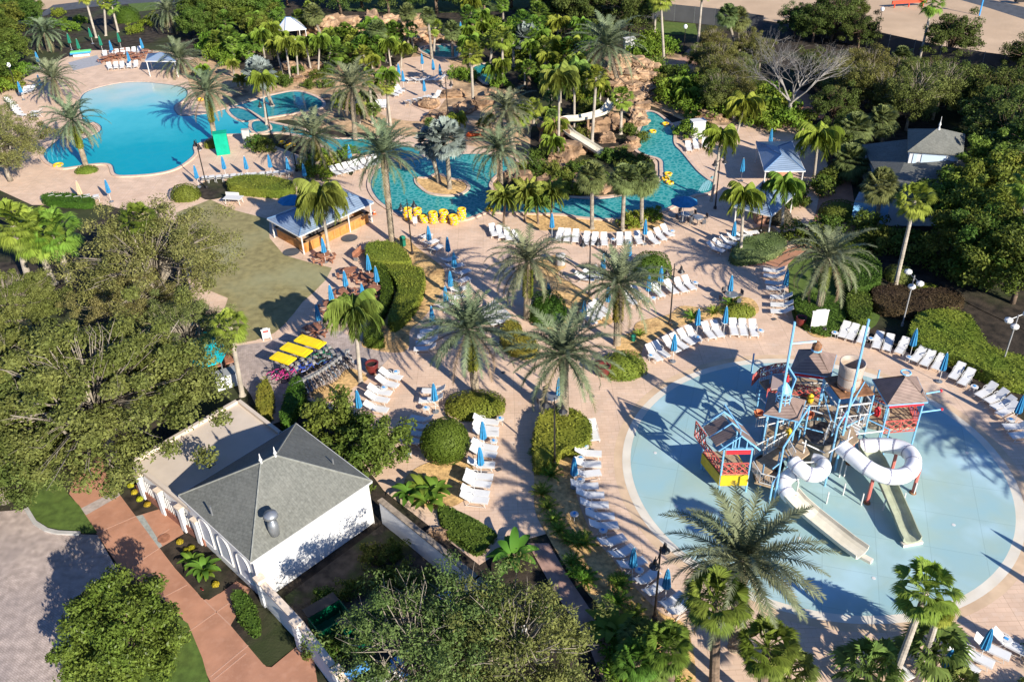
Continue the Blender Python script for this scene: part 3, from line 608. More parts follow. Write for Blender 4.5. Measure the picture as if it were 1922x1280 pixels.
# ------------------------------------------------------------------ pool furniture
m_white=mat('white_powder_coat',(.62,.60,.57),.45,spec=.4)
m_sling=mat('white_sling_fabric',(.66,.645,.625),.8,var=.05,scale=2)
m_blue=mat('blue_canvas',(.03,.20,.38),.75,var=.15,scale=3); m_navy=mat('navy_canvas',(.02,.12,.38),.75,var=.1,scale=3); m_green=mat('green_canvas',(.01,.16,.10),.75,var=.1); m_tan=mat('tan_canvas',(.5,.38,.24),.8)
m_black=mat('black_metal',(.02,.018,.018),.4,spec=.5); m_yel=mat('yellow_vinyl',(.80,.47,.02),.35,var=.08,scale=3); m_bluev=mat('blue_vinyl',(.03,.12,.4),.4); m_glass=mat('frosted_glass',(.85,.85,.88),.25)
m_red=mat('oxblood_glaze',(.13,.022,.02),.3); m_brownw=mat('redwood_planks',(.30,.13,.075),.7,var=.25,scale=4); m_dish=mat('blue_tray',(.05,.30,.65),.5); m_grey=mat('grey_metal',(.32,.33,.34),.4,metal=.6)
def lounger():
    e=empty('sun_lounger')
    f=MB()
    for s in(-1,1):
        f.tube([(s*.31,-.95,.33),(s*.31,.2,.35)],.022,4); f.tube([(s*.29,.15,.35),(s*.29,.80,.78)],.022,4)
        f.tube([(s*.31,-.72,.33),(s*.31,-.80,0)],.02,4); f.tube([(s*.31,.15,.35),(s*.31,.45,0)],.02,4); f.tube([(s*.31,-.72,.03),(s*.31,.45,.03)],.016,4); f.tube([(s*.33,.05,.35),(s*.33,.1,.55),(s*.33,.45,.56)],.02,4)
    f.tube([(-.31,-.95,.33),(.31,-.95,.33)],.022,4); f.build('frame',m_white,e)
    s=MB(); s.box((0,-.38,.352),(.53,1.12,.02)); s.build('seat',m_sling,e)
    b=MB(); b.box((0,.47,.575),(.52,.82,.02),rot=Matrix.Rotation(math.atan2(.43,.65),3,'X')); b.build('backrest',m_sling,e)
    return e
def umb(cm,key):
    def f():
        e=empty('closed_umbrella'); MB().tube([(0,0,0),(0,0,2.5)],.022,6).build('pole',m_white,e)
        MB().lathe([(.24,0),(.24,.05),(.05,.09),(.04,.2)],12).build('base',m_grey,e)
        mb=MB(); n=16; prof=[(2.52,.02),(2.45,.07),(2.2,.12),(1.8,.17),(1.4,.205),(1.12,.23),(1.02,.19)]; vs=[];fs=[]
        for zz,r in prof:
            for j in range(n): a=j*6.2832/n; rr=r*(1.12 if j%2 else .72); vs.append((rr*math.cos(a),rr*math.sin(a),zz+(.06 if (zz<1.1 and j%2) else 0)))
        for i in range(len(prof)-1):
            for j in range(n): fs.append((i*n+j,(i+1)*n+j,(i+1)*n+(j+1)%n,i*n+(j+1)%n))
        fs.append(tuple(range((len(prof)-1)*n,len(prof)*n))); mb.add(vs,fs); mb.build('canopy',cm,e)
        MB().lathe([(.02,2.5),(.035,2.56),(.01,2.62)],6).build('finial',m_white,e); return e
    return (key,f)
U_blue=umb(m_blue,'umb_blue'); U_green=umb(m_green,'umb_green'); U_tan=umb(m_tan,'umb_tan'); U_navy=umb(m_navy,'umb_navy')
def openumb():
    e=empty('open_umbrella'); MB().tube([(0,0,0),(0,0,2.5)],.025,6).build('pole',m_white,e); mb=MB(); n=8; vs=[(0,0,2.75)]
    for j in range(n): a=j*6.2832/n; vs.append((1.35*math.cos(a),1.35*math.sin(a),2.15))
    vs.append((0,0,2.70))
    for j in range(n): a=j*6.2832/n; vs.append((1.33*math.cos(a),1.33*math.sin(a),2.08))
    mb.add(vs,[(0,1+j,1+(j+1)%n) for j in range(n)]+[(9,10+(j+1)%n,10+j) for j in range(n)]+[(1+j,10+j,10+(j+1)%n,1+(j+1)%n) for j in range(n)]); mb.build('canopy',m_blue,e)
    MB().lathe([(.28,0),(.28,.06),(.05,.1)],10).build('base',m_grey,e); return e
def side_table():
    e=empty('side_table'); MB().lathe([(.02,.43),(.26,.43),(.27,.45),(.26,.47),(.02,.47)],14).build('top',m_white,e); mb=MB()
    for a in range(4): t=a*1.5708+.78; mb.tube([(.2*math.cos(t),.2*math.sin(t),.43),(.24*math.cos(t),.24*math.sin(t),0)],.015,4)
    mb.build('legs',m_white,e); MB().box((.03,.02,.49),(.2,.15,.03),.4).build('menu_card',m_dish,e); return e
def dine():
    e=empty('cafe_table'); MB().lathe([(.02,.70),(.55,.70),(.56,.72),(.55,.74),(.02,.74)],18).build('top',m_grey,e); MB().tube([(0,0,0),(0,0,.7)],.04,6).build('pedestal',m_grey,e); return e
def cafechair():
    e=empty('cafe_chair'); MB().box((0,0,.43),(.42,.42,.03)).build('seat',mat('dark_mesh',(.08,.08,.09),.7),e); MB().box((0,.22,.68),(.42,.03,.42)).build('backrest',mat('dark_mesh',(.08,.08,.09),.7),e); mb=MB()
    for x in(-.19,.19):
        for y in(-.19,.19): mb.tube([(x,y,.43),(x*1.1,y*1.1,0)],.014,4)
    mb.build('legs',m_grey,e); return e
def picnic():
    e=empty('picnic_table'); n=8; MB().prism([(.62*math.cos(j*.7854+.39),.62*math.sin(j*.7854+.39)) for j in range(n)],.66,.71).build('tabletop',m_brownw,e)
    fb=MB(); fb.tube([(0,0,0),(0,0,.66)],.06,6)
    for j in range(6):
        a=j*1.0472; c,s=math.cos(a),math.sin(a); fb.box((c*.55,s*.55,.2),(1.1,.08,.05),a)
        fb.box((c*1.0,s*1.0,.2),(.08,.08,.38),a)
    fb.build('frame',m_brownw,e)
    for j in range(6):
        a=j*1.0472; c,s=math.cos(a),math.sin(a); MB().box((c*1.02,s*1.02,.42),(.26,.62,.04),a).build('seat',m_brownw,e)
    return e
def tube():
    e=empty('inner_tube'); n=18;k=8; vs=[];fs=[]
    for i in range(n):
        a=i*6.2832/n
        for j in range(k): b=j*6.2832/k; R=.35+.12*math.cos(b); vs.append((R*math.cos(a),R*math.sin(a),.12+.12*math.sin(b)))
    mb=MB(); 
    for i in range(n):
        for j in range(k):
            mb.cm=1 if (j==0 and i%3==0) else 0
            fs=[(i*k+j,((i+1)%n)*k+j,((i+1)%n)*k+(j+1)%k,i*k+(j+1)%k)]; mb.f.extend(fs); mb.mi.append(mb.cm)
    mb.v=vs; r=mb.build('ring',[m_yel,m_bluev],e,True); return e
def lamp_bell():
    e=empty('street_lamp'); MB().lathe([(.16,0),(.16,.25),(.09,.35),(.065,1.2),(.05,5.2),(.03,5.5),(.05,5.6)],8).build('pole',m_black,e)
    a=MB()
    for s in(-1,1): a.tube([(0,0,5.2),(s*.25,0,5.0),(s*.5,0,5.05),(s*.62,0,5.25),(s*.55,0,5.42)],.03,5)
    a.build('arms',m_black,e)
    for s in(-1,1):
        MB().lathe([(.03,.25),(.08,.2),(.12,-.05),(.30,-.28),(.27,-.30)],10,(s*.62,0,5.05)).build('lamp_shade',m_black,e); MB().lathe([(.16,-.30),(.17,-.36),(.08,-.46)],8,(s*.62,0,5.05)).build('lamp_glass',m_glass,e)
    return e
def lamp_globe():
    e=empty('globe_lamp'); MB().lathe([(.13,0),(.12,.3),(.06,.4),(.05,3.4),(.12,3.5)],8).build('pole',m_black,e); MB().lathe([(.10,3.48),(.24,3.6),(.28,3.8),(.22,4.02),(.05,4.12)],12).build('globe',m_glass,e); return e
def lamp_white():
    e=empty('garden_lamp'); MB().lathe([(.11,0),(.10,.3),(.055,.4),(.045,4.6)],8).build('pole',mat('weathered_pole',(.30,.29,.28),.6),e); a=MB(); a.tube([(-.7,0,4.3),(.7,.1,4.6)],.03,5); a.build('arm',m_grey,e)
    for x,zz in((-.7,4.25),(.7,4.55),(.0,3.6)): MB().lathe([(.05,.25),(.28,.12),(.30,-.02),(.22,-.14),(.02,-.16)],10,(x,0,zz)).build('lamp_head',m_white,e)
    return e
LOU=('lounger',lounger); OUM=('openumb',openumb); STB=('sidetable',side_table); PIC=('picnic',picnic); TUB=('tube',tube); LB=('lampb',lamp_bell); LG=('lampg',lamp_globe); LW=('lampw',lamp_white); CT=('cafet',dine); CCH=('cafech',cafechair)
def lou_row(zone,h0,f0,h1=None,f1=None,n=1,base='white sling sun lounger',sort='x'):
    for i in range(n):
        t=i/(n-1) if n>1 else 0; hh=Vector(h0).lerp(Vector(h1 or h0),t); ff=Vector(f0).lerp(Vector(f1 or f0),t)
        H=G(hh.x,hh.y,.78); F=G(ff.x,ff.y,.34); c=(H+F)/2; d=H-F; o=place(LOU,(c.x+random.uniform(-.05,.05),c.y+random.uniform(-.05,.05),Z+.002),math.atan2(d.y,d.x)-math.pi/2+random.uniform(-.09,.09)); reg(o,base,zone,'sun lounger','white sun loungers on the pool deck',sort)
# rows of sun loungers
z1='south bank of the lagoon'
lou_row(z1,(922,416),(930,446),(962,428),(975,458),4)
lou_row(z1,(1054.3,426.3),(1046.3,454.2),(1083.5,427.6),(1077,456.8),3)
lou_row(z1,(1103.5,432.9),(1098.7,460.8),(1132.7,434.2),(1134,462.1),3)
lou_row(z1,(1163.2,434.2),(1163.2,462.1),(1192.5,431.6),(1203,459.5),3)
lou_row(z1,(1216.4,435.6),(1233.6,456.8),(1241.6,419.6),(1261.6,444.9),3)
lou_row('beside the twin blue-roofed pavilions',(1332,455),(1352,471),(1396,431),(1415,437),6)
z2='middle rows behind the central palms'
lou_row(z2,(1087.5,513.9),(1103.5,524.6),(1122,503.3),(1130,516.6),3)
lou_row(z2,(1172.5,545.8),(1191,569.8),(1188.5,536.5),(1207,559.1),2)
lou_row(z2,(1227,528.6),(1243,556.5),n=1)
lou_row(z2,(1246.9,521.9),(1272.2,552.5),(1282.8,515.3),(1302.7,545.8),3)
lou_row('fan-shaped group left of its umbrella, mid-deck',(1094,583),(1112,605),(1122,565),(1136,583),4)
z3='arc along the wading pool north rim'
lou_row(z3,(1215,644),(1239,676),(1227,638),(1253,672),2)
lou_row(z3,(1245,630),(1273,661),(1287,610),(1314,641),4)
lou_row(z3,(1317,602),(1340,635),(1337,599),(1356,633),2)
lou_row(z3,(1374,595),(1382,629),(1409,598),(1418,632),3)
for h,f in [((1474,503),(1435,507)),((1476,514),(1436,517)),((1477,527),(1440,531)),((1481,535),(1441,541)),((1487,551),(1447,558)),((1488,566),(1448,573)),((1489,577),(1449,584))]: lou_row('column beside the lawn',h,f,sort='y')
z4='curved row before the right-hand hedge'
for h,f in [((1592,602),(1577,635)),((1608,605),(1594,639)),((1627,613),(1613,643)),((1655,621),(1642,653)),((1674,625),(1660,660)),((1701,632),(1686,664)),((1735,647),(1715,679)),((1753,654),(1734,687)),((1772,662),(1755,694)),((1811,679),(1782,713)),((1826,688),(1804,724)),((1870,718),(1836,743)),((1889,732),(1853,754)),((1901,745),(1868,766)),((1912,754),(1873,779)),((1928,791),(1895,802)),((1939,806),(1907,817))]: lou_row(z4,h,f)
z5='curved row at the wading pool left edge'
for h,f in [((1078,841),(1123,852)),((1078,864),(1121,872)),((1079,882),(1124,888)),((1070,903),(1118,913)),((1079,921),(1129,930)),((1086,940),(1140,946)),((1097,960),(1148,970)),((1106,979),(1153,987)),((1124,1016),(1167,1008)),((1146,1040),(1188,1027)),((1162,1060),(1207,1050)),((1192,1092),(1230,1072)),((1210,1115),(1247,1093)),((1240,1136),(1278,1117)),((1254,1147),(1291,1128))]: lou_row(z5,h,f,sort='y')
lou_row('alone beside the bright clipped shrub',(1112,786),(1117,824))
z6='group beside the red planter'
for h,f in [((713,692),(753,711)),((705,705),(746,725)),((689,725),(733,739)),((685,736),(728,752)),((683,755),(724,771))]: lou_row(z6,h,f,sort='y')
for h,f in [((833,727),(796,735)),((832,742),(789,752))]: lou_row('pair left of the palm mound',h,f,sort='y')
lou_row('in the round shrub shade',(812,783),(772,784),(792,825),(772,827),4,sort='y')
z7='column right of the ball shrub'
for h,f in [((888,780),(935,793)),((888,793),(934,806)),((886,805),(933,816)),((886,825),(932,844)),((883,838),(930,857)),((877,864),(927,874)),((873,884),(922,898)),((868,895),(921,911)),((865,913),(916,927)),((862,924),(914,940))]: lou_row(z7,h,f,sort='y')
z8='column beside the golden gravel bed'
for h,f in [((782,446),(810,438)),((790,458),(822,449)),((800,470),(832,460)),((826,487),(858,482)),((834,498),(868,496)),((849,512),(882,508)),((849,527),(882,522)),((842,542),(876,540)),((836,556),(870,556)),((822,575),(850,570))]: lou_row(z8,h,f,sort='y')
lou_row('cluster left of the central palm',(833,612),(786,622),(825,645),(775,655),4,sort='y')
lou_row('shaded cluster beside the dome shrub',(930,566),(902,585),(958,590),(925,608),5,sort='y')
z9='row at the main pool near bank'
lou_row(z9,(385,342),(381,326),(545,332),(545,313),13)
lou_row('row behind the far-left hedge',(96,374),(94,358),(180,377),(180,361),6)
lou_row('row at the lagoon left corner',(620,312),(637,328),(700,290),(715,307),8)
z10='row on the far beach'
lou_row(z10,(203,114),(206,133),(256,112),(253,128),5)
lou_row('group at the far left shore',(12,183),(24,193),(30,208),(42,216),5,sort='y')
lou_row('far-left group by the globe lamp',(46,165),(40,176),(62,160),(56,172),3)
lou_row('pair on the left shore',(84,204),(58,210),(84,212),(56,217),2,sort='y')
z11='on the far sun terrace'
lou_row(z11,(762,194),(769,186),(822,173),(818,182),6)
lou_row(z11,(706,188),(708,202),(722,188),(725,202),3)
lou_row(z11,(730,168),(746,180),(742,160),(757,172),3)
lou_row(z11,(762,146),(775,150),(832,142),(818,150),5)
lou_row('beside the far palm clump',(623,186),(640,200),(634,182),(650,196),2)
lou_row('beside the right lagoon bend',(1289,264),(1296,284),(1322,258),(1322,276),3)
z12='shaded bottom right corner'
for h,f in [((1786,1214),(1821,1253)),((1805,1208),(1852,1246)),((1836,1195),(1884,1232)),((1871,1187),(1916,1219))]: lou_row(z12,h,f)
lou_row('alone by the bottom right palms',(1678,1228),(1690,1256))
# closed umbrellas
def umbs(zone,tips,kind=None,base='closed blue umbrella',grp='closed blue umbrellas',sort='x'):
    for t in tips:
        g=G(t[0],t[1],2.55); o=place(kind or U_blue,(g.x,g.y,Z),random.uniform(0,3)); reg(o,base,zone,'umbrella',grp,sort)
umbs('on the far left shore',[(33,154),(70,141),(66,98)])
umbs('on the far beach',[(205,77),(238,97),(263,73)])
umbs('behind the far beach',[(126,64),(143,74),(166,53),(185,68),(220,62)],U_green,'closed dark green umbrella','closed green umbrellas')
umbs('on the main pool near bank',[(364,311),(416,294),(458,294),(503,291),(537,296),(568,307)])
umbs('on the near-left deck',[(197,338)]); umbs('on the near-left deck',[(143,341)],U_tan,'closed tan umbrella',None)
umbs('by the lagoon left corner',[(654,274)])
umbs('on the far sun terrace',[(747,120),(755,133),(791,101),(812,112),(825,121),(795,151)])
umbs('behind the upper pool',[(864,42)])
umbs('over the picnic tables',[(604,447),(689,479),(704,501),(645,509),(678,533),(618,535),(593,572)])
umbs('beside the golden gravel bed',[(803,424),(839,445),(851,474),(844,509),(835,538),(809,575)],sort='y')
umbs('south bank of the lagoon',[(1036,401),(1212,413)])
umbs('amid the middle lounger rows',[(1182,453),(1133,477),(1142,537),(1097,564),(1030,526),(1219,517),(1242,501)])
umbs('over the grey cafe table',[(1374,517)])
umbs('arc along the wading pool north rim',[(1312,580),(1364,576),(1267,627)])
umbs('beside the right-hand pavilions',[(1380,416),(1396,298),(1449,243),(1335,243)],sort='y')
umbs('beside the column near the lawn',[(1479,506)])
umbs('curved row before the right-hand hedge',[(1721,618),(1778,663),(1922,742)])
umbs('beneath the central date palm',[(1049,709)])
umbs('wading pool left edge',[(1078,858),(1190,1028),(1254,1068)],sort='y')
umbs('beside the red planter group',[(669,733)])
umbs('left of the palm mound',[(813,720)])
umbs('column right of the ball shrub',[(905,791),(900,839)],sort='y')
umbs('shaded bottom right corner',[(1862,1180),(1788,1219)])
g=G(1285,369,2.75); tag(place(OUM,(g.x,g.y,Z),.3),'open bright blue umbrella shading a table beside the lagoon','umbrella')
g=G(545,366,2.75); o=place(OUM,(g.x,g.y,Z),.3); tag(o,'open blue umbrella tucked behind the bar pavilion','umbrella')
g=G(572,362,2.75); o=place(OUM,(g.x+1,g.y+1,Z),.9); tag(o,'second open blue umbrella, half hidden behind the bar roof','umbrella')
# little round side tables
def tabs(zone,L):
    for t in L: g=G(t[0],t[1],.47); reg(place(STB,(g.x,g.y,Z),random.uniform(0,3)),'small round white side table',zone,'side table','white side tables','y')
tabs('near the red planter',[(744,698),(721,728)]); tabs('near the ball shrub',[(800,766),(765,852),(939,786),(927,828)])
tabs('at the wading pool left edge',[(1089,860),(1090,901),(1078,965),(1107,956),(1132,995),(1200,1070),(1098,838)])
tabs('before the right-hand hedge',[(1567,625),(1635,636),(1707,671),(1829,726),(1897,788)]); tabs('on the wading pool north rim',[(1428,621),(1222,668),(1360,606),(1310,634)])
tabs('amid the middle lounger rows',[(1305,531),(1226,560),(1108,598)]); tabs('on the lagoon south bank',[(1151,450),(1262,434)]); tabs('bottom right corner',[(1890,1200),(1675,1245)])
# picnic tables by the bar
for p in [(607,478),(655,508),(690,518),(703,541),(648,546),(680,560),(620,570),(590,615)]:
    g=G(p[0],p[1],.7); reg(place(PIC,(g.x,g.y,Z),random.uniform(0,1)),'octagonal redwood picnic table','terrace beside the bar','picnic table','redwood picnic tables','y')
for p,lab in [((1373,553),'round grey cafe table under a closed umbrella by the mound'),((1035,744),'round grey cafe table in the central palm shade'),((1288,402),'round cafe table beneath the open blue umbrella'),((1310,408),'bare round cafe table right of the open umbrella')]:
    g=G(p[0],p[1],.74); tag(place(CT,(g.x,g.y,Z)),lab,'cafe table')
    for k in range(4): a=k*1.57+.4; reg(place(CCH,(g.x+.85*math.cos(a),g.y+.85*math.sin(a),Z),a-1.57),'dark mesh cafe chair','around the '+{1373:'mound cafe table',1035:'palm cafe table',1288:'lagoon umbrella table',1310:'bare lagoon table'}[p[0]],'cafe chair','cafe chairs')
# stacks of yellow tubes
for i,(x,y,n) in enumerate([(766,412,5),(785,408,4),(797,418,3),(814,419,5),(834,416,5),(852,421,4),(867,413,5)]):
    b=G(x,y,0)
    for k in range(n): reg(place(TUB,(b.x+random.uniform(-.06,.06),b.y+random.uniform(-.06,.06),Z+.235*k),random.uniform(0,6)),'yellow swim tube','%s stack by the lagoon lamp'%ORD[i],'swim tube','yellow tubes stacked by the lagoon','y')
for x,y,s in [(918,394,'floating at the lagoon near edge'),(1254,327,'floating beneath the sabal palms'),(1249,336,'floating off the rock island tip'),(1257,343,'floating nearest the entry steps'),(1249,233,'floating in the upper lagoon bend'),(1225,247,'floating beside the rock island'),(529,268,'stacked by the channel'),(540,275,'lying by the channel edge'),(109,310,'floating by the pool steps'),(376,187,'by the palm at the main pool'),(548,272,'leaning on the channel kerb')]:
    g=G(x,y,.15); tag(place(TUB,(g.x,g.y,Z),random.uniform(0,6),(1.3,1.3,1) if x==109 else 1.0),'yellow swim tube '+s,'swim tube')
# lamps
for b,lab,rz in [((389,355),'on the main pool near bank',2.2),((774,478),'in front of the yellow tubes',.4),((1106,553),'amid the middle lounger rows',.1),((1257,610),'in the gravel above the wading pool',.3),((1041,874),'rising from the clipped shrub by the path',-.6),((1228,1163),'tallest, near the bottom fan palms',1.0),((842,233),'on the far terrace',.2),((557,322),'behind the bar pavilion',.2),((1427,437),'beside the twin pavilions',.6),((1342,392),'by the lagoon entry steps',.5),((512,272),'beside the channel palms',.3)]:
    g=G(*b); tag(place(LB,(g.x,g.y,0),rz),'black twin-arm street lamp '+lab,'street lamp')
for b,lab in [((33,173),'on the far left shore'),((1283,100),'beside the upper brick path'),((1647,66),'on the sand lot edge')]:
    g=G(*b); tag(place(LG,(g.x,g.y,0)),'single white globe lamp on dark pole '+lab,'globe lamp')
for b,lab,rz in [((1693,612),'between the purple hedge and the loungers',1.9),((1879,690),'by the tall hedge at the right edge',.2)]:
    g=G(*b); tag(place(LW,(g.x,g.y,0),rz),'tall garden lamp with white heads '+lab,'garden lamp')
# bicycles
def bike(col,key):
    def f():
        e=empty('bicycle')
        for x in(-.52,.52):
            mb=MB(); mb.tube([(x+.33*math.cos(a*.5236),0,.34+.33*math.sin(a*.5236)) for a in range(13)],.022,5); 
            for a in range(6): mb.tube([(x,0,.34),(x+.32*math.cos(a*1.047),0,.34+.32*math.sin(a*1.047))],.006,3)
            mb.build('wheel',m_black,e)
        fr=MB(); fr.tube([(-.52,0,.34),(-.12,0,.36),(.38,0,.74),(-.2,0,.80),(-.12,0,.36)],.024,5); fr.tube([(-.52,0,.34),(-.2,0,.78)],.018,4); fr.tube([(.52,0,.34),(.36,0,.95)],.022,5)
        for x in(-.52,.52): fr.tube([(x+.39*math.cos(a),0,.34+.39*math.sin(a)) for a in(.4,.9,1.4,1.9,2.5)],.02,4)
        fr.build('frame',col,e); MB().tube([(.28,-.3,1.0),(.38,-.1,1.02),(.38,.1,1.02),(.28,.3,1.0)],.018,4).build('handlebar',m_grey,e)
        MB().box((-.22,0,.86),(.26,.16,.06)).build('saddle',m_black,e); MB().box((.55,0,.85),(.24,.3,.2)).build('basket',mat('wire_basket',(.25,.24,.23),.6),e); return e
    return ('bike'+key,f)
cols={'pink':(.55,.03,.22),'blue':(.02,.07,.45),'green':(.01,.22,.09),'silver':(.45,.46,.48),'teal':(.05,.2,.35),'black':(.03,.03,.035)}
BK={k:bike(mat('bike_paint_'+k,v,.3,spec=.6),k) for k,v in cols.items()}
for i,(x,y,c) in enumerate([(520,700,'pink'),(528,706,'pink'),(536,698,'pink'),(545,704,'pink'),(548,696,'pink'),(556,688,'blue'),(562,694,'blue'),(570,688,'blue'),(577,692,'blue'),(581,684,'blue'),(590,672,'green'),(600,668,'green'),(607,664,'green'),(612,672,'green'),(598,680,'black'),(606,682,'black'),(616,678,'teal'),(626,680,'blue'),(634,674,'teal'),(636,680,'silver')]):
    g=G(x,y,.5); o=place(BK[c],(g.x,g.y,Z),rad(35)+random.uniform(-.2,.2)); reg(o,c+' cruiser bicycle','parked below the yellow carts','bicycle','rental bicycles beside the yellow carts')
for i in range(15):
    t=i/14; x=560+t*98; y=735-t*62+6*math.sin(t*3.14); g=G(x,y,.5); c=['silver','black','silver','teal','silver','black'][i%6]
    o=place(BK[c],(g.x,g.y,Z),rad(122)+random.uniform(-.12,.12)); reg(o,c+' bicycle','front rack row beside the golden gravel','bicycle','rental bicycles beside the yellow carts')
def cart():
    e=empty('pedal_cart'); y=m_ylw
    mb=MB(); mb.box((0,0,1.72),(1.05,2.0,.05)); mb.box((0,-1.0,1.68),(1.07,.03,.12)); mb.box((0,1.0,1.68),(1.07,.03,.12)); mb.box((.53,0,1.68),(.03,2.02,.12)); mb.box((-.53,0,1.68),(.03,2.02,.12))
    mb.box((0,0,1.76),(.7,1.5,.03)); mb.build('roof',y,e)
    f=MB()
    for a in(-.45,.45):
        for b in(-.85,.85): f.tube([(a,b,.3),(a,b,1.7)],.02,4)
    f.box((0,0,.35),(.9,1.8,.05)); f.build('frame',m_grey,e)
    for b in(-.35,.35): MB().box((0,b,.62),(.85,.35,.12)).build('bench',m_black,e)
    for a in(-.5,.5):
        for b in(-.8,.8): MB().tube([(a+(.04 if a>0 else -.04),b+.26*math.cos(k*.5236),.28+.26*math.sin(k*.5236)) for k in range(13)],.03,5).build('wheel',m_black,e)
    return e
m_ylw=mat('yellow_canvas_roof',(.82,.60,.01),.5,var=.06,scale=3)
CA=('cart',cart)
for i,(c,ax) in enumerate([((531,672),None),((556,656),None),((582,641),None)]):
    g=G(c[0],c[1],1.75); a,b=G(538,660,1.75),G(570,670,1.75) ; d=G(583,657,1.75)-G(546,645,1.75); o=place(CA,(g.x,g.y,Z),math.atan2(d.y,d.x)-math.pi/2,(.88,.9 if i==0 else 1.2,1.0)); reg(o,'pedal cart with bright yellow roof','above the bicycle racks','pedal cart','yellow-roofed pedal carts')
# planters, signs, bins
def planter(p,lab,s=1.0):
    g=G(*p); e=empty('planter',(g.x,g.y,Z)); MB().lathe([(.22*s,0),(.36*s,.25*s),(.42*s,.6*s),(.40*s,.72*s),(.45*s,.78*s),(.36*s,.78*s),(.33*s,.62*s),(.02,.62*s)],16).build('pot',m_red,e,True)
    MB().lathe([(.33*s,.64*s),(.02,.66*s)],12).build('soil',m_ground,e); tag(e,lab,'planter')
planter((700,701),'large oxblood glazed planter beside the lounger group',1.2); planter((1133,706),'oxblood glazed planter at the foot of the palm shrub',1.2); planter((1125,697),'second oxblood planter half under the palm fronds',.9); planter((1502,612),'oxblood urn beside the white notice board',1.0); planter((1843,708),'dark red planter before the right-hand hedge',1.0)
def board(p,lab,w_,h_,zb,rz,mt,frame=m_white,name='sign_board'):
    g=G(*p); e=empty(name,(g.x,g.y,0),rz); MB().box((0,0,zb+h_/2),(w_,.05,h_)).build('panel',mt,e); fb=MB()
    for s in(-1,1): fb.box((s*(w_/2+.03),0,(zb+h_)/2),(.07,.08,zb+h_+.1))
    fb.box((0,0,zb+h_+.05),(w_+.2,.09,.09)); fb.box((0,0,zb-.02),(w_+.1,.07,.06)); fb.build('frame',frame,e)
    arch=MB(); arch.prism([(-w_*.35,-.04),(w_*.35,-.04),(w_*.35,.04),(-w_*.35,.04)],zb+h_+.08,zb+h_+.18); arch.build('crest',frame,e); tag(e,lab,'sign'); return e
board((1534,622),'white framed notice board with cream panel on the gravel',1.15,1.3,.55,.1,mat('cream_panel',(.66,.60,.50),.6,var=.1,scale=6))
b=board((502,638),'small white lawn sign with red heading',.55,.7,.25,.3,mat('sign_white',(.75,.73,.72),.6)); MB().box((0,-.035,.82),(.45,.02,.16)).build('red_heading',mat('sign_red',(.6,.05,.04),.5),b)
def bin_(p,lab,mt,r=.28,h=.85):
    g=G(*p); e=empty('litter_bin',(g.x,g.y,Z)); MB().lathe([(r*.9,0),(r,.05),(r,h),(r*1.08,h+.03),(r*.8,h+.12),(.05,h+.18)],14).build('body',mt,e,True); MB().lathe([(r*1.02,h*.8),(r*1.1,h*.8),(r*1.1,h*.86),(r*1.02,h*.86)],14).build('band',m_black,e); tag(e,lab,'litter bin')
bin_((757,462),'dark green litter bin by the gravel bed lamp',m_green); bin_((1049,498),'pair of tall grey towel bins in the middle deck',mat('bin_grey',(.25,.25,.26),.6),.3,1.0); bin_((1188,640),'small dark bin on the gravel',m_green,.2,.4); bin_((1546,627),'black urn bin beside the notice board',m_black,.2,.4)
bin_((1055,498),'paler towel bin right of the grey one',mat('bin_pale',(.45,.44,.43),.6),.3,1.0)
# drains and covers flush in the paving
def cover(p,s,lab,rnd=False,mt=None):
    g=G(*p); mb=MB()
    if rnd: mb.prism([(s*math.cos(a*.35),s*math.sin(a*.35)) for a in range(18)],0,.012)
    else: mb.box((0,0,.006),(s,s*.8,.012),.5)
    tag(mb.build('drain_cover',mt or m_asph,None,loc=(g.x,g.y,Z+.002)),lab,'drain cover')
cover((308,1011),.38,'round brown manhole cover in the terracotta walkway',True,m_brownw); cover((945,700),.3,'small dark drain on the pale path'); cover((1112,745),.3,'small dark drain beside the central palm'); cover((936,882),.35,'dark diamond drain in shade near the lounger column'); cover((1453,600),.35,'dark drain grate below the lawn lounger column'); cover((1504,1232),.4,'square grate in the bottom right deck')
for p,s,lab in [((656,448),.8,'dark oval floor mat before the bar counter'),((547,474),.8,'dark oval mat at the bar left corner')]: cover(p,s,lab,True)
# benches and picnic bits
def bench(p,rz,mt,lab):
    g=G(*p); e=empty('bench',(g.x,g.y,Z),rz)
    MB().box((0,0,.44),(1.5,.42,.05)).build('seat',mt,e); MB().box((0,.22,.68),(1.5,.05,.4)).build('backrest',mt,e); mb=MB(); [mb.box((x,0,.22),(.06,.4,.44)) for x in(-.65,.65)]; mb.build('legs',m_grey,e); tag(e,lab,'bench')
bench((675,485),1.15,m_brownw,'slatted redwood bench against the yellow hedge'); bench((437,378),-.2,m_white,'white bench table on the sandy patch')
g=G(438,372,.7); e=empty('games_table',(g.x,g.y,Z),-.2); MB().box((0,0,.72),(1.9,1.0,.05)).build('tabletop',m_white,e); mb=MB(); [mb.tube([(x,y,.7),(x*1.15,y*1.1,0)],.03,5) for x in(-.7,.7) for y in(-.35,.35)]; mb.build('legs',m_white,e); tag(e,'white games table left of the bar','games table')
g=G(152,99,.6); e=empty('lifeguard_board',(g.x,g.y,0),.25); MB().box((0,0,.75),(3.0,1.0,.18)).build('board',mat('lime_foam',(.2,.7,.2),.5),e); MB().box((0,-.6,.7),(3.0,.3,.18)).build('stripe',m_dish,e); MB().box((0,0,.35),(2.4,.6,.6)).build('stand',m_white,e); tag(e,'bright green and blue float board on a stand beyond the beach','float board')
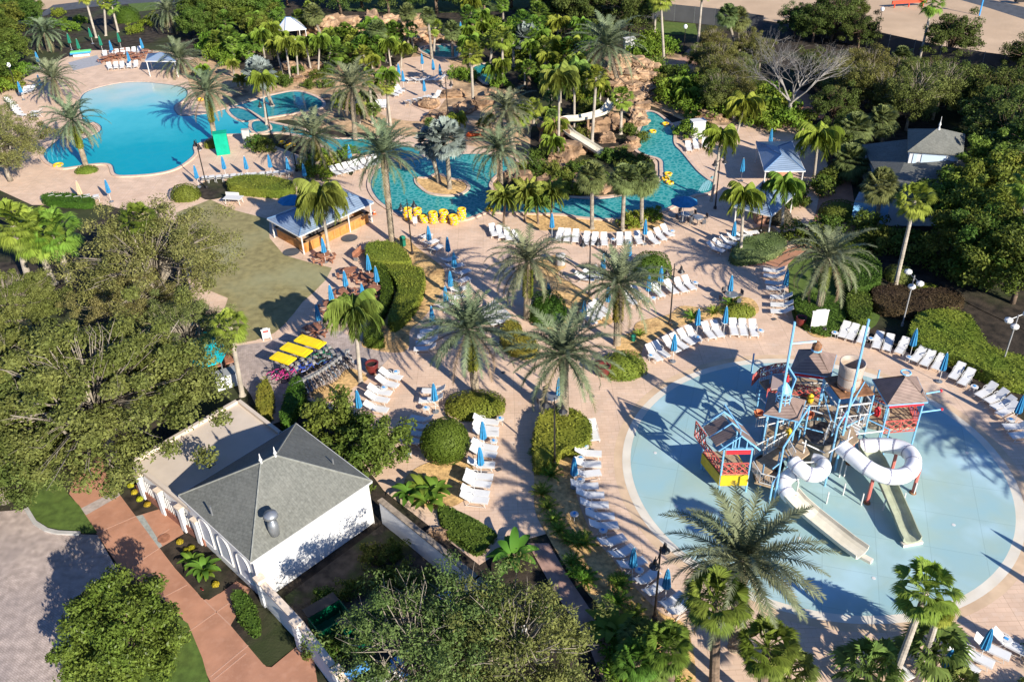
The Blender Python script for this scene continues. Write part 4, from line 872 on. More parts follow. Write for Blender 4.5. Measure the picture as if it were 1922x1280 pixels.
g=G(420,288); e=empty('changing_tent',(g.x,g.y,0),.25); MB().prism([(-.75,-.55),(.75,-.55),(.75,.55),(-.75,.55)],0,2.5).build('canvas',mat('green_tarp',(.0,.33,.20),.5,var=.1,scale=2),e); MB().box((0,0,2.54),(1.6,1.2,.08)).build('top',mat('green_tarp',(.0,.33,.20),.5),e); tag(e,'tall green tarpaulin booth beside the main pool','booth')
g=G(465,270); e=empty('cabinet',(g.x,g.y,0),.2); MB().box((0,0,.9),(.9,.6,1.8)).build('body',mat('cabinet_grey',(.33,.33,.31),.6,var=.2,scale=2),e); MB().box((0,-.32,.9),(.8,.04,1.6)).build('door',mat('cabinet_door',(.42,.42,.40),.6),e); tag(e,'grey metal cabinet beside the green booth','cabinet')
# ------------------------------------------------------------------ buildings
m_shing=tiled(stained(mat('grey_shingle',(.155,.155,.135),.9,var=.15,scale=6,bump=.3,bscale=25),(.22,.215,.185),.5,.5,.75,.5),.35,.14,(.72,.72,.72),.7,.55,.5,.012)
m_wallw=stained(mat('white_stucco',(.62,.61,.60),.8,var=.03,scale=2,bump=.05,bscale=30),(.62,.60,.56),.8,.55,.8,.4)
m_trim=mat('cream_trim',(.66,.54,.42),.7,var=.12,scale=5); m_flat=stained(mat('flat_roof_membrane',(.56,.47,.385),.8,var=.05,scale=.8),(.45,.37,.30),.7,.5,.75,.5)
m_tin=mat('blue_tin_roof',(.27,.35,.46),.35,var=.08,scale=1,metal=.1,spec=.5); m_tin=tiled(m_tin,400,.22,(.35,.38,.42),.9,0.0,0,.03)
m_cedar=tiled(mat('cedar_counter',(.50,.22,.06),.6,var=.15,scale=3),.14,9,(.6,.5,.4),.6,.9,0,.012)
m_redb=mat('red_brick_base',(.28,.12,.08),.9,var=.25,scale=6,bump=.3)
def hiproof(mb,c,zE,r0,r1,zR,th=.12,over=None):
    """c: four eave corners (left, front, right, back); ridge r0 (near left/front) to r1 (near right/back)"""
    E=[Vector((p[0],p[1],zE)) for p in c]; A=Vector((r0[0],r0[1],zR)); B=Vector((r1[0],r1[1],zR)); lo=[e-Vector((0,0,th)) for e in E]
    mb.add(E+[A,B]+lo,[(0,1,4),(1,2,5,4),(2,3,5),(3,0,4,5),(6,9,8,7)]+[(i,6+i,6+(i+1)%4,(i+1)%4) for i in range(4)])
P2=lambda x,y,h:G(x,y,h).to_2d()
# white service building
zE=3.35; cs=[P2(336,932,zE),P2(472,1057,zE),P2(698,905,zE),P2(556,797,zE)]; cen=sum(cs,Vector((0,0)))/4
ux=(cs[2]-cs[1]).normalized(); uy=(cs[0]-cs[1]).normalized()
r0=G(490,868,6.5).to_2d(); r1=G(517,855,6.5).to_2d()
e=empty('white_building',(cen.x,cen.y,0)); lc=[p-cen for p in cs]
def inset(c,f): return [p*(1-f) for p in c]
w_=[Vector((p.x,p.y)) for p in inset(lc,.055)]
MB().prism([tuple(p) for p in w_][::1] if area(w_)>0 else [tuple(p) for p in w_][::-1],0,zE-.02).build('wall',m_wallw,e)
mb=MB(); hiproof(mb,lc,zE+.1,r0-cen,r1-cen,6.5); ro=mb.build('roof',m_shing,e)
mb=MB(); [mb.tube([(a.x,a.y,zE+.03),(b.x,b.y,zE+.03)],.07,4) for a,b in zip(lc,lc[1:]+lc[:1])]; mb.build('fascia',m_white,e)
mb=MB(); [mb.tube([(a.x,a.y,zE+.14),(b.x-cen.x,b.y-cen.y,6.53)],.05,4) for a,b in ((lc[0],r0),(lc[1],r0),(lc[2],r1),(lc[3],r1))]; mb.tube([(r0.x-cen.x,r0.y-cen.y,6.53),(r1.x-cen.x,r1.y-cen.y,6.53)],.05,4); mb.build('ridge_cap',mat('ridge_shingle',(.24,.24,.21),.9,var=.15,scale=5),ro)
mb=MB(); [mb.tube([(w_[k].x*1.01,w_[k].y*1.01,0),(w_[k].x*1.01,w_[k].y*1.01,zE-.1),(lc[k].x*.99,lc[k].y*.99,zE)],.05,5) for k in (1,2)]; mb.build('downpipe',m_white,e)
for p in (r0,r1): MB().lathe([(.08,0),(.05,.15),(.11,.25),(.05,.4),(.02,.7)],8,(p.x-cen.x,p.y-cen.y,6.45)).build('finial',m_white,e)
cp=G(512,985,4.6).to_2d()-cen
ch=MB(); ch.lathe([(.26,0),(.30,.5),(.27,.9),(.16,1.0),(.16,1.35)],14,(cp.x,cp.y,3.9)); v=ch.build('chimney',m_grey,e,True)
MB().lathe([(.02,1.62),(.36,1.5),(.42,1.3),(.38,1.28)],14,(cp.x,cp.y,3.95)).build('cowl',m_grey,v,True)
for p in [(625,867),(396,957)]: q=G(p[0],p[1],4.4).to_2d()-cen; MB().tube([(q.x,q.y,4.0),(q.x,q.y,4.65)],.05,6).build('vent_pipe',m_grey,e)
# front facade arches
fl,fr=w_[0],w_[1]; d=(fr-fl); nrm=Vector((d.y,-d.x)).normalized(); 
if nrm.dot(fl)<0: nrm=-nrm
ang=math.atan2(d.y,d.x)
for k in range(3):
    c=fl+d*((k+.9)/3.6)+nrm*.03; 
    fm=MB(); R=.62; pts=[(-R,0)]+[(-R*math.cos(a*math.pi/10),1.35+R*math.sin(a*math.pi/10)) for a in range(11)]+[(R,0)]
    o=MB(); dirv=d.normalized(); vs=[Vector((c.x,c.y,.7))+Vector((dirv.x*x,dirv.y*x,zz)) for x,zz in pts]; o.tube(vs+[vs[0]],.06,4); o.build('window_frame',m_white,e)
    q=MB(); off=nrm*.01; q.add([v+Vector((off.x,off.y,0)) for v in vs],[tuple(range(len(vs)))]); q.build('pane',mat('pale_pane',(.55,.56,.62),.3),e)
tag(e,'white stucco service building with grey shingle hip roof','building')
# annex with flat roof
zA=2.3; ac=[P2(247,868,zA),P2(378,970,zA),P2(528,815,zA),P2(447,752,zA)]
an=empty('annex',(ac[0].x,ac[0].y,0)); la=[p-ac[0] for p in ac]
W=[tuple(p) for p in la]; W=W if area(W)>0 else W[::-1]
MB().prism(W,0,zA-.25).build('wall',m_wallw,an); MB().prism(W,zA-.25,zA-.1).build('flat_roof',m_flat,an)
mb=MB()
for i in range(4):
    a,b=la[i],la[(i+1)%4]; dd=(b-a); L=dd.length; mid=(a+b)/2; mb.box((mid.x,mid.y,zA-.02),(L+.25,.25,.28),math.atan2(dd.y,dd.x))
mb.build('parapet',m_flat,an)
a,b=la[0],la[1]; dd=(b-a).normalized(); nn=Vector((dd.y,-dd.x)); nn=nn if nn.dot(la[2]-la[0])<0 else -nn; L=(b-a).length
for t in (.12,.42,.72,.94):
    c=a+dd*L*t+nn*.22; MB().box((c.x,c.y,.95),(.42,.3,1.9),math.atan2(dd.y,dd.x)).build('pilaster',m_wallw,an); MB().box((c.x,c.y,1.96),(.55,.42,.14),math.atan2(dd.y,dd.x)).build('capital',m_trim,an)
c=(a+b)/2+nn*.16; MB().box((c.x,c.y,.3),(L*.98,.2,.6),math.atan2(dd.y,dd.x)).build('brick_base',m_redb,an)
lt=MB(); 
for t in (.27,.57,.83):
    c=a+dd*L*t+nn*.18; w2=L*.1
    for k in range(-3,4):
        p=c+dd*(w2*k/3); lt.tube([(p.x,p.y,.65),(p.x,p.y,1.7)],.03,4)
    for k in range(-3,3): p=c+dd*(w2*k/3); q=c+dd*(w2*(k+1)/3); lt.tube([(p.x,p.y,.65+.5*(k%2)),(q.x,q.y,1.2+.5*(k%2))],.025,4)
lt.build('lattice',m_white,an); tag(an,'low white annex with flat cream roof and pilastered front','building')
# courtyard walls
def wall(pts,h,t,lab,cap=m_trim,mt=m_wallw,piers=0):
    P=[Vector(p) for p in pts]; c=P[0]; e=empty('courtyard_wall',(c.x,c.y,0)); w1=MB(); w2=MB()
    for p,q in zip(P[:-1],P[1:]):
        d=q-p; m_=(p+q)/2-c; w1.box((m_.x,m_.y,h/2),(d.length,t,h),math.atan2(d.y,d.x)); w2.box((m_.x,m_.y,h+.05),(d.length+.12,t+.14,.10),math.atan2(d.y,d.x))
    w1.build('wall_face',mt,e); w2.build('coping',cap,e)
    for k in range(piers):
        t_=(k+.02)/max(1,piers-.3); p=P[0].lerp(P[-1],min(1,t_))-c; MB().box((p.x,p.y,h/2+.1),(.42,.42,h+.2),math.atan2((P[1]-P[0]).y,(P[1]-P[0]).x)).build('pier',mt,e); MB().box((p.x,p.y,h+.28),(.55,.55,.16),math.atan2((P[1]-P[0]).y,(P[1]-P[0]).x)).build('pier_cap',cap,e)
    tag(e,lab,'wall'); return e
wall([G(714,938,1.9).to_2d(),G(895,1085,1.9).to_2d(),G(985,1150,1.9).to_2d()],1.85,.22,'white courtyard wall running down right from the service building',mat('brown_wall_cap',(.28,.22,.16),.9,var=.3,scale=3))
wall([G(487,1088,1.9).to_2d(),G(560,1165,1.9).to_2d(),G(625,1250,1.9).to_2d(),G(690,1330,1.9).to_2d()],1.8,.24,'lilac-white courtyard wall with cream pier beside the walkway',piers=3)
wall([G(690,1300,1.0).to_2d(),G(800,1225,1.0).to_2d()],1.5,.2,'short blue-shaded wall at the yard bottom corner',m_wallw)
# open pavilions
def pavilion(name,corners,zE,ridge,zR,lab,postmt=m_white,counter=False,inner=None,post_r=.07,nmid=0,roofm=None):
    cs=[Vector(p) for p in corners]; cen=sum(cs,Vector((0,0)))/4; e=empty(name,(cen.x,cen.y,0)); l=[p-cen for p in cs]
    mb=MB(); hiproof(mb,l,zE+.12,Vector(ridge[0])-cen,Vector(ridge[1])-cen,zR,.06); mb.build('roof',roofm or m_tin,e)
    mb=MB(); [mb.tube([(a.x,a.y,zE+.05),(b.x,b.y,zE+.05)],.075,4) for a,b in zip(l,l[1:]+l[:1])]; mb.build('fascia',m_white,e)
    mb=MB(); A,B=[Vector(r)-cen for r in ridge]
    for a,r in [(l[0],A),(l[1],A),(l[2],B),(l[3],B)]: mb.tube([(a.x,a.y,zE+.16),(r.x,r.y,zR+.04)],.05,4)
    mb.tube([(A.x,A.y,zR+.04),(B.x,B.y,zR+.04)],.05,4); mb.build('hip_caps',mat('blue_ridge',(.12,.22,.38),.5),e)
    pts=[p*.93 for p in l]; ps=list(pts)
    for k in range(nmid): t=(k+1)/(nmid+1); ps.append(pts[1].lerp(pts[2],t)); ps.append(pts[0].lerp(pts[3],t))
    for p in ps: MB().tube([(p.x,p.y,0),(p.x,p.y,zE+.08)],post_r,6).build('post',postmt,e)
    if counter:
        q=[p*.86 for p in l]; mb=MB(); cp_=MB()
        for a,b in zip(q,q[1:]+q[:1]):
            m_=(a+b)/2; d=b-a; an_=math.atan2(d.y,d.x); mb.box((m_.x,m_.y,.5),(d.length,.14,1.0),an_); cp_.box((m_.x,m_.y,1.04),(d.length+.3,.42,.07),an_)
        mb.build('counter_front',m_cedar,e); cp_.build('counter_top',mat('counter_top',(.35,.2,.1),.4),e)
        mb=MB(); mb.box((0,0,.9),(2.8,.9,1.5),math.atan2((l[2]-l[1]).y,(l[2]-l[1]).x)); mb.build('back_bar',mat('dark_interior',(.05,.045,.05),.6,var=.4,scale=5),e)
        mb=MB(); [mb.box((l[1].lerp(l[2],t).x*.8,l[1].lerp(l[2],t).y*.8,.55),(.35,.35,.9)) for t in(.2,.45,.8)]; mb.build('equipment',m_grey,e)
        mb=MB(); mb.box((0,0,.02),(1,1,.04)); mb.build('floor',m_asph,e).scale=(3,3,1)
    elif inner: MB().box((0,0,.55),(1.8,1.2,1.1)).build('kiosk',inner,e)
    tag(e,lab,'pavilion'); return e
bz=1.95; bc=[P2(502,413,bz),P2(562,446,bz),P2(701,382,bz),P2(636,352,bz)]
rb0=G(575,387,3.2).to_2d(); rb1=G(640,360,3.2).to_2d()
pavilion('bar_pavilion',bc,bz,(rb0,rb1),3.25,'open bar pavilion with blue-grey tin roof and cedar counter',counter=True,nmid=2)
pz=2.2; m_cream=mat('terracotta_kiosk',(.42,.22,.14),.8,var=.2,scale=3)
pavilion('pool_pavilion',[P2(1419,268,pz),P2(1435,323,pz),P2(1511,323,pz),P2(1486,268,pz)],pz,(G(1467,293,3.2).to_2d(),G(1460,277,3.2).to_2d()),3.3,'farther blue-roofed pavilion beside the lagoon path',inner=m_cream)
pavilion('pool_pavilion',[P2(1378,390,pz),P2(1448,408,pz),P2(1492,366,pz),P2(1432,342,pz)],pz,(G(1436,371,3.2).to_2d(),G(1442,360,3.2).to_2d()),3.4,'nearer blue-roofed pavilion beside the small palm',inner=m_cream)
pavilion('beach_gazebo',[P2(273,114,2.2),P2(274,117,2.2),P2(329,116,2.2),P2(318,102,2.2)] if False else [P2(278,103,2.2),P2(273,116,2.2),P2(330,117,2.2),P2(322,104,2.2)],2.2,(G(298,100,3.4).to_2d(),G(304,100,3.4).to_2d()),3.4,'small slate-blue roofed gazebo above the main pool beach',roofm=mat('slate_blue_tin',(.17,.22,.32),.5))
# white roofed hut far behind
g=[P2(520,57,2.6),P2(535,60,2.6),P2(575,56,2.6),P2(560,40,2.6)]; pavilion('far_hut',g,2.6,(G(536,33,4.0).to_2d(),G(545,33,4.0).to_2d()),4.0,'white peaked hut roof among the far trees',roofm=m_white,inner=m_wallw)
# cottage with cupola
e=empty('cottage'); cc=[P2(1704,242,5.6),P2(1704,284,5.6),P2(1808,291,5.6),P2(1812,252,5.6)]; cen=sum(cc,Vector((0,0)))/4; e.location=(cen.x,cen.y,0); l=[p-cen for p in cc]
ap=G(1763,240,7.6).to_2d()-cen; mb=MB(); hiproof(mb,l,5.6,ap-Vector((.2,0)),ap+Vector((.2,0)),7.5); mb.build('upper_roof',m_shing,e)
W=[tuple(p*.9) for p in l]; W=W if area(W)>0 else W[::-1]; cu=MB().prism(W,3.9,5.5).build('cupola_wall',m_wallw,e)
mb=MB(); a,b=l[1]*.9,l[2]*.9; dd=(b-a); nn=Vector((dd.y,-dd.x)).normalized(); nn=nn if nn.dot(a)>0 else -nn
for t,wd in ((.12,.08),(.5,.5),(.88,.08)): c=a+dd*t+nn*.03; mb.box((c.x,c.y,4.75),(dd.length*wd,.06,1.0),math.atan2(dd.y,dd.x))
mb.build('louvre_panel',mat('pale_blue_panel',(.50,.60,.72),.5),cu)
lw=[P2(1618,272,3.2),P2(1668,372,3.2),P2(1850,372,3.2),P2(1838,292,3.2)]; l2=[p-cen for p in lw]; mb=MB(); hiproof(mb,l2,3.2,l[0]*.7,l[2]*.7,5.0); mb.build('lower_roof',m_shing,e)
W=[tuple(p*.92) for p in l2]; W=W if area(W)>0 else W[::-1]; MB().prism(W,0,3.15).build('wall',mat('blue_grey_wall',(.33,.42,.52),.8,var=.05),e)
MB().lathe([(.14,0),(.06,.3),(.12,.5),(.03,.8),(.02,1.3)],8,(ap.x,ap.y,7.4)).build('finial',m_white,e); tag(e,'grey-roofed cottage with white louvred cupola and finial','cottage')
e=empty('blue_shed'); q=[P2(1604,376,2.3),P2(1606,385,2.3),P2(1678,388,2.3),P2(1674,368,2.3)]; c=q[0]; e.location=(c.x,c.y,0); W=[tuple(p-c) for p in [P2(1604,378,2.3),P2(1676,383,2.3),P2(1676,366,2.3),P2(1612,362,2.3)]]; W=W if area(W)>0 else W[::-1]
MB().prism(W,0,2.2).build('wall',mat('bright_blue_wall',(.20,.44,.70),.6,var=.05),e); MB().prism([(x*1.04,y*1.04) for x,y in W],2.2,2.35).build('roof',mat('slate_flat',(.35,.36,.37),.8,var=.2),e); tag(e,'plain bright blue shed wall behind the garden shrubs','shed')
# construction fence along the sand lot
def fence(pts,h,lab,mt):
    P=[G(*p).to_2d() for p in pts]; c=P[0]; e=empty('site_fence',(c.x,c.y,0)); mb=MB()
    for p,q in zip(P[:-1],P[1:]):
        d=q-p; m_=(p+q)/2-c; mb.box((m_.x,m_.y,h/2),(d.length,.05,h),math.atan2(d.y,d.x))
    mb.build('screen_fabric',mt,e)
    for p,q in zip(P[:-1],P[1:]):
        n=max(1,int((q-p).length/3))
        for i in range(n): r=p.lerp(q,i/n)-c; MB().tube([(r.x,r.y,0),(r.x,r.y,h+.1)],.05,5).build('post',m_grey,e)
    tag(e,lab,'fence')
fence([(1200,34),(1265,40),(1340,48),(1430,62)],2.6,'dark screened site fence behind the lawn, left stretch',mat('dark_screen',(.09,.09,.095),.9,var=.1,scale=.5))
fence([(1480,55),(1665,100),(1760,122),(1840,135),(1878,140),(1960,155)],2.6,'long brown screened site fence beside the sand lot',mat('brown_screen',(.085,.07,.06),.9,var=.2,scale=.5))
# things on the sand lot
g=G(1705,14); e=empty('site_barrier',(g.x,g.y,0),.1); mb=MB(); [mb.tube([(x,0,0),(x,0,1)],.1,5) for x in(-2.5,0,2.5)]; mb.build('legs',mat('orange_red',(.6,.07,.03),.6),e); MB().box((0,0,.9),(6,.3,.5)).build('boards',mat('orange_red',(.6,.07,.03),.6),e); tag(e,'red barrier frames on the sand lot','barrier')
g=G(1838,30); e=empty('site_post',(g.x,g.y,0)); MB().tube([(0,0,0),(0,0,3)],.12,6).build('pole',m_dish,e); MB().box((0,0,3.0),(.7,.1,.4)).build('plate',m_dish,e); tag(e,'slim blue post beside the asphalt road','post')
g=G(1912,8); e=empty('machine',(g.x,g.y,0)); MB().box((0,0,.8),(1.4,.9,.9)).build('body',m_black,e); MB().tube([(-2.5,0,1.2),(-.5,0,.7)],.12,5).build('arm',m_grey,e); tag(e,'small dark machine at the road top right','machine')
# playground shade and deck seen through the oak
e=empty('shade_canopy'); c=G(398,640,2.6); e.location=(c.x,c.y,0); q=[G(x,y,2.6)-c for x,y in [(365,590),(398,592),(412,640),(428,655),(415,680),(380,690),(345,680),(352,630)]]; mb=MB(); mb.prism([(p.x,p.y) for p in (q if area(q)>0 else q[::-1])],2.55,2.62); mb.build('fabric',mat('turquoise_fabric',(.01,.48,.52),.6,var=.15,scale=1),e)
for k in (0,2,4,6): MB().tube([(q[k].x*.9,q[k].y*.9,0),(q[k].x*.9,q[k].y*.9,2.55)],.06,6).build('post',m_grey,e)
tag(e,'turquoise shade canopy glimpsed under the big oak','canopy')
g=G(422,690); e=empty('play_house',(g.x,g.y,0),.5); mb=MB(); [mb.box((x,y,.9),(.1,.1,1.8)) for x in(-.8,0,.8) for y in(-.6,.6)]; mb.build('posts',m_brownw,e); MB().box((0,0,.7),(1.7,1.3,.1)).build('platform',m_brownw,e); MB().box((0,0,1.8),(1.8,1.4,.06)).build('beam',m_brownw,e); tag(e,'brown timber climbing frame beside the turquoise canopy','climbing frame')
g=G(428,722); e=empty('utility_box',(g.x,g.y,0),.5); MB().box((0,0,.55),(1.7,.95,1.1)).build('body',m_wallw,e); MB().box((0,0,1.13),(1.8,1.05,.06)).build('lid',mat('box_lid',(.3,.31,.32),.6),e); tag(e,'white utility box with grey lid below the climbing frame','utility box')
# yard: green skips, blue awnings
for p,lab,s in [((620,1165),'open dark green skip in the shaded yard, left one',1.0),((690,1185),'open bright green skip in the shaded yard, right one',1.15)]:
    g=G(p[0],p[1],.6); e=empty('skip',(g.x,g.y,.02),.65); mt=mat('skip_green',(.0,.10,.04),.5,var=.2); mb=MB(); w2,l2_,h2=1.3*s,1.9*s,1.0; mb.box((0,-w2/2,h2/2),(l2_,.06,h2)); mb.box((0,w2/2,h2/2),(l2_,.06,h2)); mb.box((-l2_/2,0,h2/2),(.06,w2-.07,h2)); mb.box((l2_/2,0,h2/2),(.06,w2-.07,h2)); mb.box((0,0,.05),(l2_-.1,w2-.1,.06)); mb.build('body',mt,e); MB().box((0,w2/2+.3,h2),(l2_,.7,.04)).build('lid',m_black,e); tag(e,lab,'skip')
for p,sz,rz,lab in [((845,1140),(.7,2.2),.35,'narrow blue and white container near the yard wall'),((770,1240),(1.6,1.3),.6,'blue awning under the grey-green tree'),((665,1262),(1.6,.5),.6,'blue striped bench roof at the yard foot')]:
    g=G(p[0],p[1],1.5); e=empty('awning',(g.x,g.y,0),rz); MB().box((0,0,1.5),(*sz,.08)).build('top',mat('awning_blue',(.13,.38,.75),.5,var=.3,scale=3),e); mb=MB(); [mb.tube([(a*sz[0]*.45,b*sz[1]*.45,0),(a*sz[0]*.45,b*sz[1]*.45,1.48)],.04,5) for a in(-1,1) for b in(-1,1)]; mb.build('legs',m_grey,e); tag(e,lab,'awning')
# towel shelf near the lagoon and water chest by lamp
g=G(779,412,.8); e=empty('towel_stand',(g.x,g.y,Z)); MB().box((0,0,.7),(.4,.35,.6)).build('box',m_white,e); MB().tube([(0,0,0),(0,0,.5)],.04,5).build('leg',m_grey,e); tag(e,'white box on a leg beside the yellow tubes','box')
for p,lab in [((1308,258),'white service hut panel beyond the lagoon bend'),((1180,98),'pale kiosk atop the rock waterfall')]:
    g=G(*p); e=empty('white_hut',(g.x,g.y,0),.2); MB().box((0,0,1.0),(1.5,.9,2.0)).build('body',m_wallw,e); MB().box((0,0,2.05),(1.7,1.1,.1)).build('roof',m_white,e); MB().box((.2,-.47,.9),(.6,.04,1.6)).build('door',mat('hut_door',(.5,.5,.5),.5),e); tag(e,lab,'hut')
g=G(890,252,.3); e=empty('raft',(g.x,g.y,.1),.2); MB().tube([(-.9,0,.2),(-.5,.3,.25),(.5,.3,.25),(.9,0,.2),(.5,-.3,.25),(-.5,-.3,.25),(-.9,0,.2)],.2,8).build('ring',mat('orange_vinyl',(.75,.12,.02),.4),e); MB().box((0,0,.12),(1.4,.5,.06)).build('floor',mat('orange_vinyl',(.75,.12,.02),.4),e); tag(e,'orange inflatable raft on the ledge behind the palms','raft')
g=G(695,398,.3); e=empty('traffic_cone',(g.x+.4,g.y,Z)); MB().lathe([(.18,0),(.18,.03),(.12,.04),(.02,.5)],10).build('cone',mat('cone_orange',(.8,.12,.02),.5),e); MB().lathe([(.085,.2),(.095,.2),(.07,.3),(.06,.3)],10).build('band',m_white,e); tag(e,'orange cone at the bar pavilion right end','cone')
# boulders and rock ledges
m_rock=stained(mat('sandstone',(.36,.225,.13),.9,var=.3,scale=1.6,bump=1,bscale=4),(.09,.055,.035),.8,.45,.62,.85)
m_rockp=stained(mat('pale_sandstone',(.40,.26,.155),.9,var=.3,scale=1.5,bump=1,bscale=4),(.17,.10,.055),.9,.48,.66,.8)
def rock(c,r,mt,name='boulder',seed=0,lay=True,z0=0):
    import bmesh
    bm=bmesh.new(); bmesh.ops.create_icosphere(bm,subdivisions=4,radius=1)
    o=Vector((seed*3.1,seed*1.7,seed))
    for v in bm.verts:
        p=v.co.copy(); k=1+.38*noise.noise(p*1.3+o)+.16*noise.noise(p*3.5+o)+.07*noise.noise(p*8+o)
        p=Vector((math.copysign(abs(p.x)**.7,p.x),math.copysign(abs(p.y)**.7,p.y),math.copysign(abs(p.z)**.8,p.z)))*k
        if lay: p.z=round(p.z*3.2+.5*noise.noise(p*2+o))/3.2*.75+p.z*.25; kk=1+.10*math.sin(p.z*14+seed)+.12*noise.noise(p*5+o); p.x*=kk; p.y*=kk
        v.co=Vector((p.x*r[0],p.y*r[1],p.z*r[2]))
    me=bpy.data.meshes.new(name); bm.to_mesh(me); bm.free(); me.materials.append(mt); ob=bpy.data.objects.new(name,me); C.objects.link(ob); ob.location=(c[0],c[1],z0); ob.rotation_euler=(0,0,seed*1.3); return ob
RK=[]
def rocks(zone,L,mt,base='tan boulder'):
    for i,(x,y,rx,ry,rz_,zz) in enumerate(L):
        g=G(x,y,zz); RK.append(1); reg(rock((g.x,g.y),(rx,ry,rz_),mt,seed=len(RK)*1.37,z0=zz),base,zone,'boulder','sandstone boulders','y')
rocks('stepped waterfall cliff',[(1150,124,1.9,1.3,0.94,1.61),(1175,120,2,1.3,0.94,1.74),(1198,122,1.8,1.2,0.94,1.74),(1220,132,1.3,1.3,1.27,1.24),(1155,142,1.9,1.3,0.85,1.18),(1182,142,2.1,1.3,0.85,1.24),(1206,146,1.7,1.2,0.77,1.12),(1228,152,1.2,1.3,0.94,0.62),(1160,162,1.9,1.3,0.77,0.74),(1185,164,2,1.3,0.68,0.74),(1212,166,1.6,1.2,0.68,0.56),(1170,180,1.8,1.2,0.68,0.37),(1196,184,1.7,1.2,0.59,0.31),(1180,196,1.5,1,0.59,0.12),(1200,202,1.2,1.3,0.77,0.12),(1196,218,1.1,1.2,0.85,0.06),(1199,234,1,1.2,0.77,0.06)],m_rockp,'layered pale sandstone ledge')
rocks('rock slide island',[(1046,255,1.6,2.2,1.9,.6),(1065,285,1.8,1.4,1.3,.3),(1050,300,1.2,1.0,.9,.2),(1150,232,1.4,1.1,1.0,.3),(1140,262,1.0,1.0,.8,.1),(1128,238,1.6,1.0,1.1,.3),(1187,272,1.0,.8,.9,.1),(1160,284,2.6,.9,.5,0),(1120,285,1.5,.7,.5,0),(1012,320,1.5,1.0,.8,0),(1050,322,2.2,1.0,.7,0),(1085,345,1.5,.9,.7,0),(1030,345,1.8,1.0,.7,0),(985,340,1.3,1.0,.9,0),(965,330,.9,.8,.7,0),(1000,360,1.2,.8,.6,0),(1140,355,1.3,.6,.5,0)],m_rock)
rocks('far canyon wall',[(600,60,3.2,1.6,2.0,.5),(625,56,3,1.6,2.0,.5),(645,52,2.6,1.6,1.8,.5),(700,42,3.2,1.6,1.4,.4),(735,50,3.0,1.6,1.6,.4),(765,62,3.0,1.8,1.7,.3),(795,72,2.8,1.6,1.3,.2),(820,75,2.6,1.4,1.2,.1),(780,45,3,1.4,1.2,.4)],m_rockp,'layered pale sandstone ledge')
rocks('between the channel palms',[(548,128,1.6,1.1,.9,0),(575,138,1.4,1.1,.8,0),(595,130,1.2,1.0,.9,0),(560,150,1.3,1.0,.7,0),(820,225,1.6,1.2,1.0,0),(805,200,1.3,1.0,1.0,0),(880,205,1.5,1.2,1.1,0),(905,200,1.5,1.0,1.1,0),(925,185,1.4,1.2,.9,0),(850,180,1.6,1.0,.8,0),(870,210,1.2,1.0,.9,0),(700,95,1.2,.9,.8,0)],m_rock)
rocks('right lagoon bank wall',[(1335,222,2.0,.6,.7,0),(1352,212,1.5,.6,.8,0),(1315,232,1.2,.6,.6,0),(1245,186,.9,.8,.5,0),(1232,180,1.0,.7,.5,0)],m_rockp)
rocks('gravel beds near the palms',[(1010,522,.4,.35,.25,0),(1105,576,.45,.4,.3,0),(1405,465,.4,.35,.3,0),(1420,460,.4,.35,.3,0),(826,1005,.45,.4,.4,0),(812,1000,.35,.3,.3,0)],m_rock)
# rock-bound slide into the lagoon
def chute(path,w,h,mt,name,parent=None,thick=.05,lab=None):
    mb=MB(); P=[Vector(p) for p in path]; secs=[]
    for i,p in enumerate(P):
        a=P[max(i-1,0)];b=P[min(i+1,len(P)-1)]; t=(b-a).normalized(); s=Vector((t.y,-t.x,0)).normalized(); u=Vector((0,0,1))
        prof=[(-w/2-thick,h+.0),(-w/2,h),(-w/2*.9,h*.45),(-w/2*.6,.06),(0,0),(w/2*.6,.06),(w/2*.9,h*.45),(w/2,h),(w/2+thick,h),(w/2*.95+thick,h*.3),(w/2*.6,-thick),(-w/2*.6,-thick),(-w/2*.95-thick,h*.3)]
        secs.append([p+s*x+u*zz for x,zz in prof])
    n=len(secs[0]); vs=[v for s in secs for v in s]; fs=[(i*n+j,i*n+(j+1)%n,(i+1)*n+(j+1)%n,(i+1)*n+j) for i in range(len(secs)-1) for j in range(n)]; fs+=[tuple(range(n))[::-1],tuple(range((len(secs)-1)*n,len(secs)*n))]; mb.add(vs,fs)
    return mb.build(name,mt,parent)
m_slide=stained(mat('cream_fibreglass',(.62,.57,.46),.4,var=.05),(.45,.38,.24),.7,.5,.75,.4)
e=empty('rock_slide'); pth=[(1150,192,2.4),(1135,212,2.3),(1110,221,2.2),(1085,226,2.1),(1062,228,2.0),(1057,238,1.8),(1068,252,1.5),(1090,266,1.1),(1112,280,.7),(1128,290,.45)]
# smooth the bend
PP=[G(x,y,zz) for x,y,zz in pth]; sm=[]
for i in range(len(PP)-1):
    p0,p1,p2,p3=PP[max(i-1,0)],PP[i],PP[i+1],PP[min(i+2,len(PP)-1)]
    for k in range(4): t=k/4; sm.append(.5*((2*p1)+(p2-p0)*t+(2*p0-5*p1+4*p2-p3)*t*t+(3*p1-p0-3*p2+p3)*t**3))
sm.append(PP[-1]); e.location=(sm[0].x,sm[0].y,0); chute([p-e.location for p in sm],1.1,.45,m_slide,'chute',e)
mb=MB(); [mb.tube([(p-e.location)-Vector((0,0,p.z)),(p-e.location)],.15,6) for p in sm[2::7]]; mb.build('supports',m_rock,e); tag(e,'cream waterslide curving down the rock island','waterslide')
